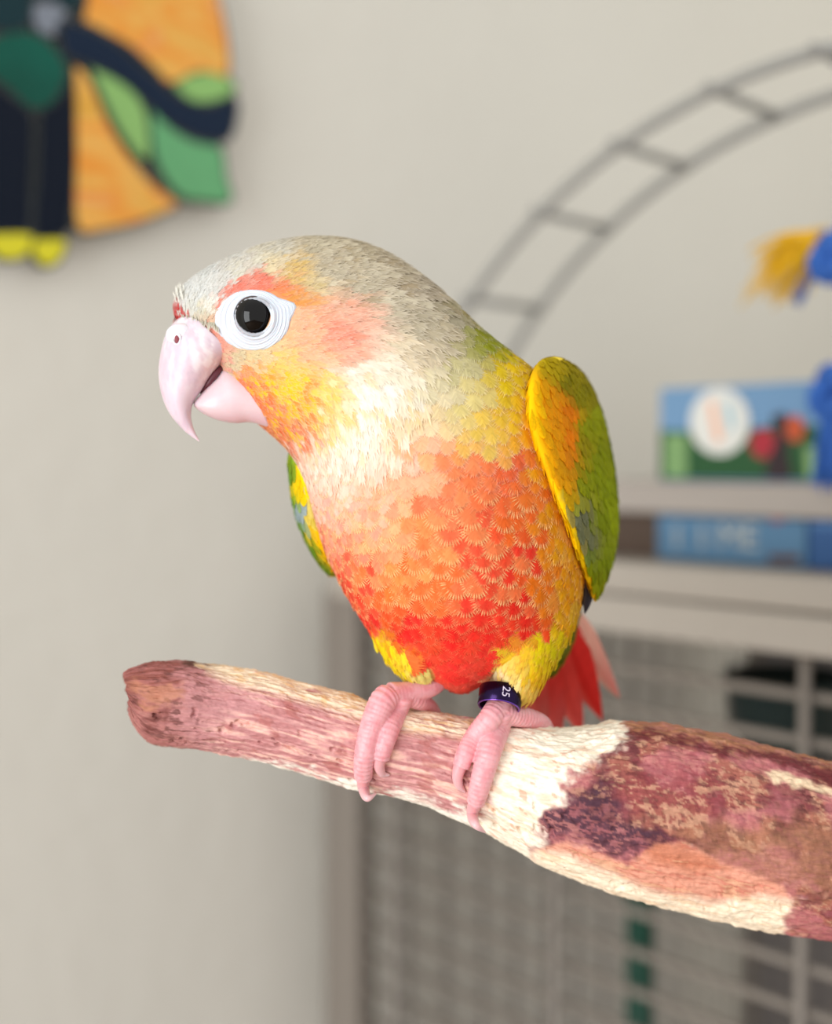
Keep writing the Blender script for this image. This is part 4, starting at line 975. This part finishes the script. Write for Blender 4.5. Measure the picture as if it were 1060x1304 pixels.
# ------------------------------------------------------------------ feet
def toe_data(keys, ridge=0.10, per=5.5, nseg=20):
    K = []
    for k in keys:
        x, y, r = k[0], k[1], k[2]; w_ = k[3] if len(k) > 3 else float(branch_front(x, y)) - r * 0.72
        K.append((x, y, w_, r))
    D = catmull(np.array(K), 16); sl = np.concatenate([[0], np.cumsum(np.linalg.norm(np.diff(D[:, :3], axis=0), axis=1))])
    rr_ = D[:, 3] * (1 + ridge * (np.abs(np.sin(sl * math.pi / per)) - 0.5))
    pts = at_np(D[:, 0], D[:, 1], D[:, 2]); return tube_data(pts, rr_ * S, nseg)
def foot(toes, claws, label):
    V, Fc = join_data([toe_data(t, 0.03 if i_ == 0 else 0.10) for i_, t in enumerate(toes)]); me = remesh(V, Fc, 0.0002, 1, 0.3)
    v = mesh_np(me); x, y, w_ = to_px(v); nz = fbm(v * 900, 3)
    c = np.tile(lin((236, 172, 178)), (len(v), 1)); c = mixv(c, (228, 148, 156), sstep(0.42, 0.66, nz) * 0.7)
    set_tint(me, c); me.materials.append(M['foot']); f = link('foot', me, parrot)
    for cl in claws:
        K = catmull(np.array([(k[0], k[1], k[3] if len(k) > 3 else float(branch_front(k[0], k[1])) - k[2] - 1, k[2]) for k in cl]), 8)
        pts = at_np(K[:, 0], K[:, 1], K[:, 2]); V2, F2 = tube_data(pts, K[:, 3] * S, 14); u = np.linspace(0, 1, len(K))
        cl_c = np.vstack([np.repeat((lin((232, 160, 166))[None] * (1 - u[:, None]) + lin((226, 192, 194))[None] * u[:, None]), 14, 0), np.tile(lin((226, 192, 194)), (2, 1))])
        link('claw', new_mesh('claw', V2, F2, M['claw'], cl_c), f)
    return f
foot([[(650, 868, 11, -30), (643, 888, 12, -40), (636, 905, 16, -46)],
      [(634, 902, 15, -46), (622, 918, 14, -60), (605, 938, 12.5), (593, 960, 11.5), (587, 976, 10.5)],
      [(636, 904, 17, -48), (634, 925, 16), (625, 952, 15), (617, 980, 14), (610, 1006, 12.5), (606, 1022, 11)],
      [(640, 906, 15, -44), (656, 911, 13.5, -30), (674, 915, 12.5, -12), (690, 921, 11, 10), (698, 930, 9, 32)],
      [(636, 904, 14, -40), (648, 912, 12, -10), (655, 918, 11, 20), (656, 935, 10, 50)]],
     [[(587, 973, 8.5), (583, 988, 7), (585, 1000, 5), (593, 1009, 1.2)],
      [(606, 1019, 9), (602, 1036, 7.5), (606, 1050, 5.2, -72), (618, 1060, 1.2, -64)],
      [(697, 928, 7, 32), (706, 940, 5, 48), (706, 952, 1, 60)]], '')
foot([[(566, 866, 9, 5), (548, 876, 12, -10), (520, 882, 14, -26), (498, 886, 17, -38)],
      [(496, 886, 17, -40), (486, 896, 16.5, -50), (474, 925, 15), (466, 955, 13.5), (463, 978, 12), (463, 990, 11)],
      [(512, 886, 14.5, -38), (506, 905, 13.5), (496, 930, 12.5), (488, 952, 12), (485, 966, 10.5)],
      [(516, 886, 13, -30), (532, 892, 11.5, -15), (545, 898, 10, 8), (553, 908, 9, 30)]],
     [[(463, 986, 9), (463, 1002, 7.5), (468, 1016, 5, -52), (479, 1011, 1.2, -46)],
      [(485, 963, 8.5), (483, 975, 7), (487, 985, 4.8), (496, 987, 1.2)],
      [(552, 906, 7, 32), (557, 918, 5, 46), (556, 930, 1, 58)]], '')

# leg band with its engraved number, around the ankle above the right foot
bc_ = at(637, 889, -42); ax = (RT * 0.16 + UP * 0.86 + FW * 0.48); ax /= np.linalg.norm(ax)
e1 = RT - ax * (RT @ ax); e1 /= np.linalg.norm(e1); e2 = np.cross(ax, e1)
ro, ri, hh = 27 * S, 23.5 * S, 11 * S
prof = [(ri, -hh), (ri + 0.8 * S, -hh - 0.8 * S), (ro - 0.8 * S, -hh - 0.8 * S), (ro, -hh), (ro, hh), (ro - 0.8 * S, hh + 0.8 * S), (ri + 0.8 * S, hh + 0.8 * S), (ri, hh)]
ns = 64; V = []; Fc = []
for (r, z) in prof:
    for j in range(ns): a = j * 2 * math.pi / ns; V.append(bc_ + ax * z + r * (e1 * math.cos(a) + e2 * math.sin(a)))
for i in range(len(prof)):
    i2 = (i + 1) % len(prof)
    for j in range(ns):
        j_ = (j + 1) % ns; Fc.append((i * ns + j, i * ns + j_, i2 * ns + j_, i2 * ns + j))
band = tag(link('leg_band', new_mesh('leg_band', V, Fc, M['band']), parrot), 'dark purple metal leg band with a pale number')
a_ = np.arange(ns) * 2 * math.pi / ns
tube('band_rim', np.array([bc_ - ax * (hh + 0.6 * S) + (ri + 1.6 * S) * (e1 * math.cos(a) + e2 * math.sin(a)) for a in a_]), 1.3 * S, M['band_rim'], band, 8, closed=True)
# the digit is turned a quarter, as on the band, and bent around it
c = bpy.data.curves.new('num', 'FONT'); c.body = '25'; c.size = 14 * S; c.align_x = 'CENTER'; c.align_y = 'CENTER'; c.extrude = 0.00003
o = bpy.data.objects.new('num', c); COL.objects.link(o); dg = bpy.context.evaluated_depsgraph_get()
me = bpy.data.meshes.new_from_object(o.evaluated_get(dg), depsgraph=dg); bpy.data.objects.remove(o)
fa = math.atan2(float(-FW @ e2), float(-FW @ e1))
for v in me.vertices:
    u_, vv, zz = v.co.x, v.co.y, v.co.z
    z_ax = -u_ * 1.0 - 0.5 * S; ang = fa + (vv * 1.0) / ro + 0.12
    p = bc_ + ax * z_ax + (ro + 0.00004 + zz) * (e1 * math.cos(ang) + e2 * math.sin(ang)); v.co = Vector(p)
me.materials.clear(); me.materials.append(M['band_text']); link('number', me, band)
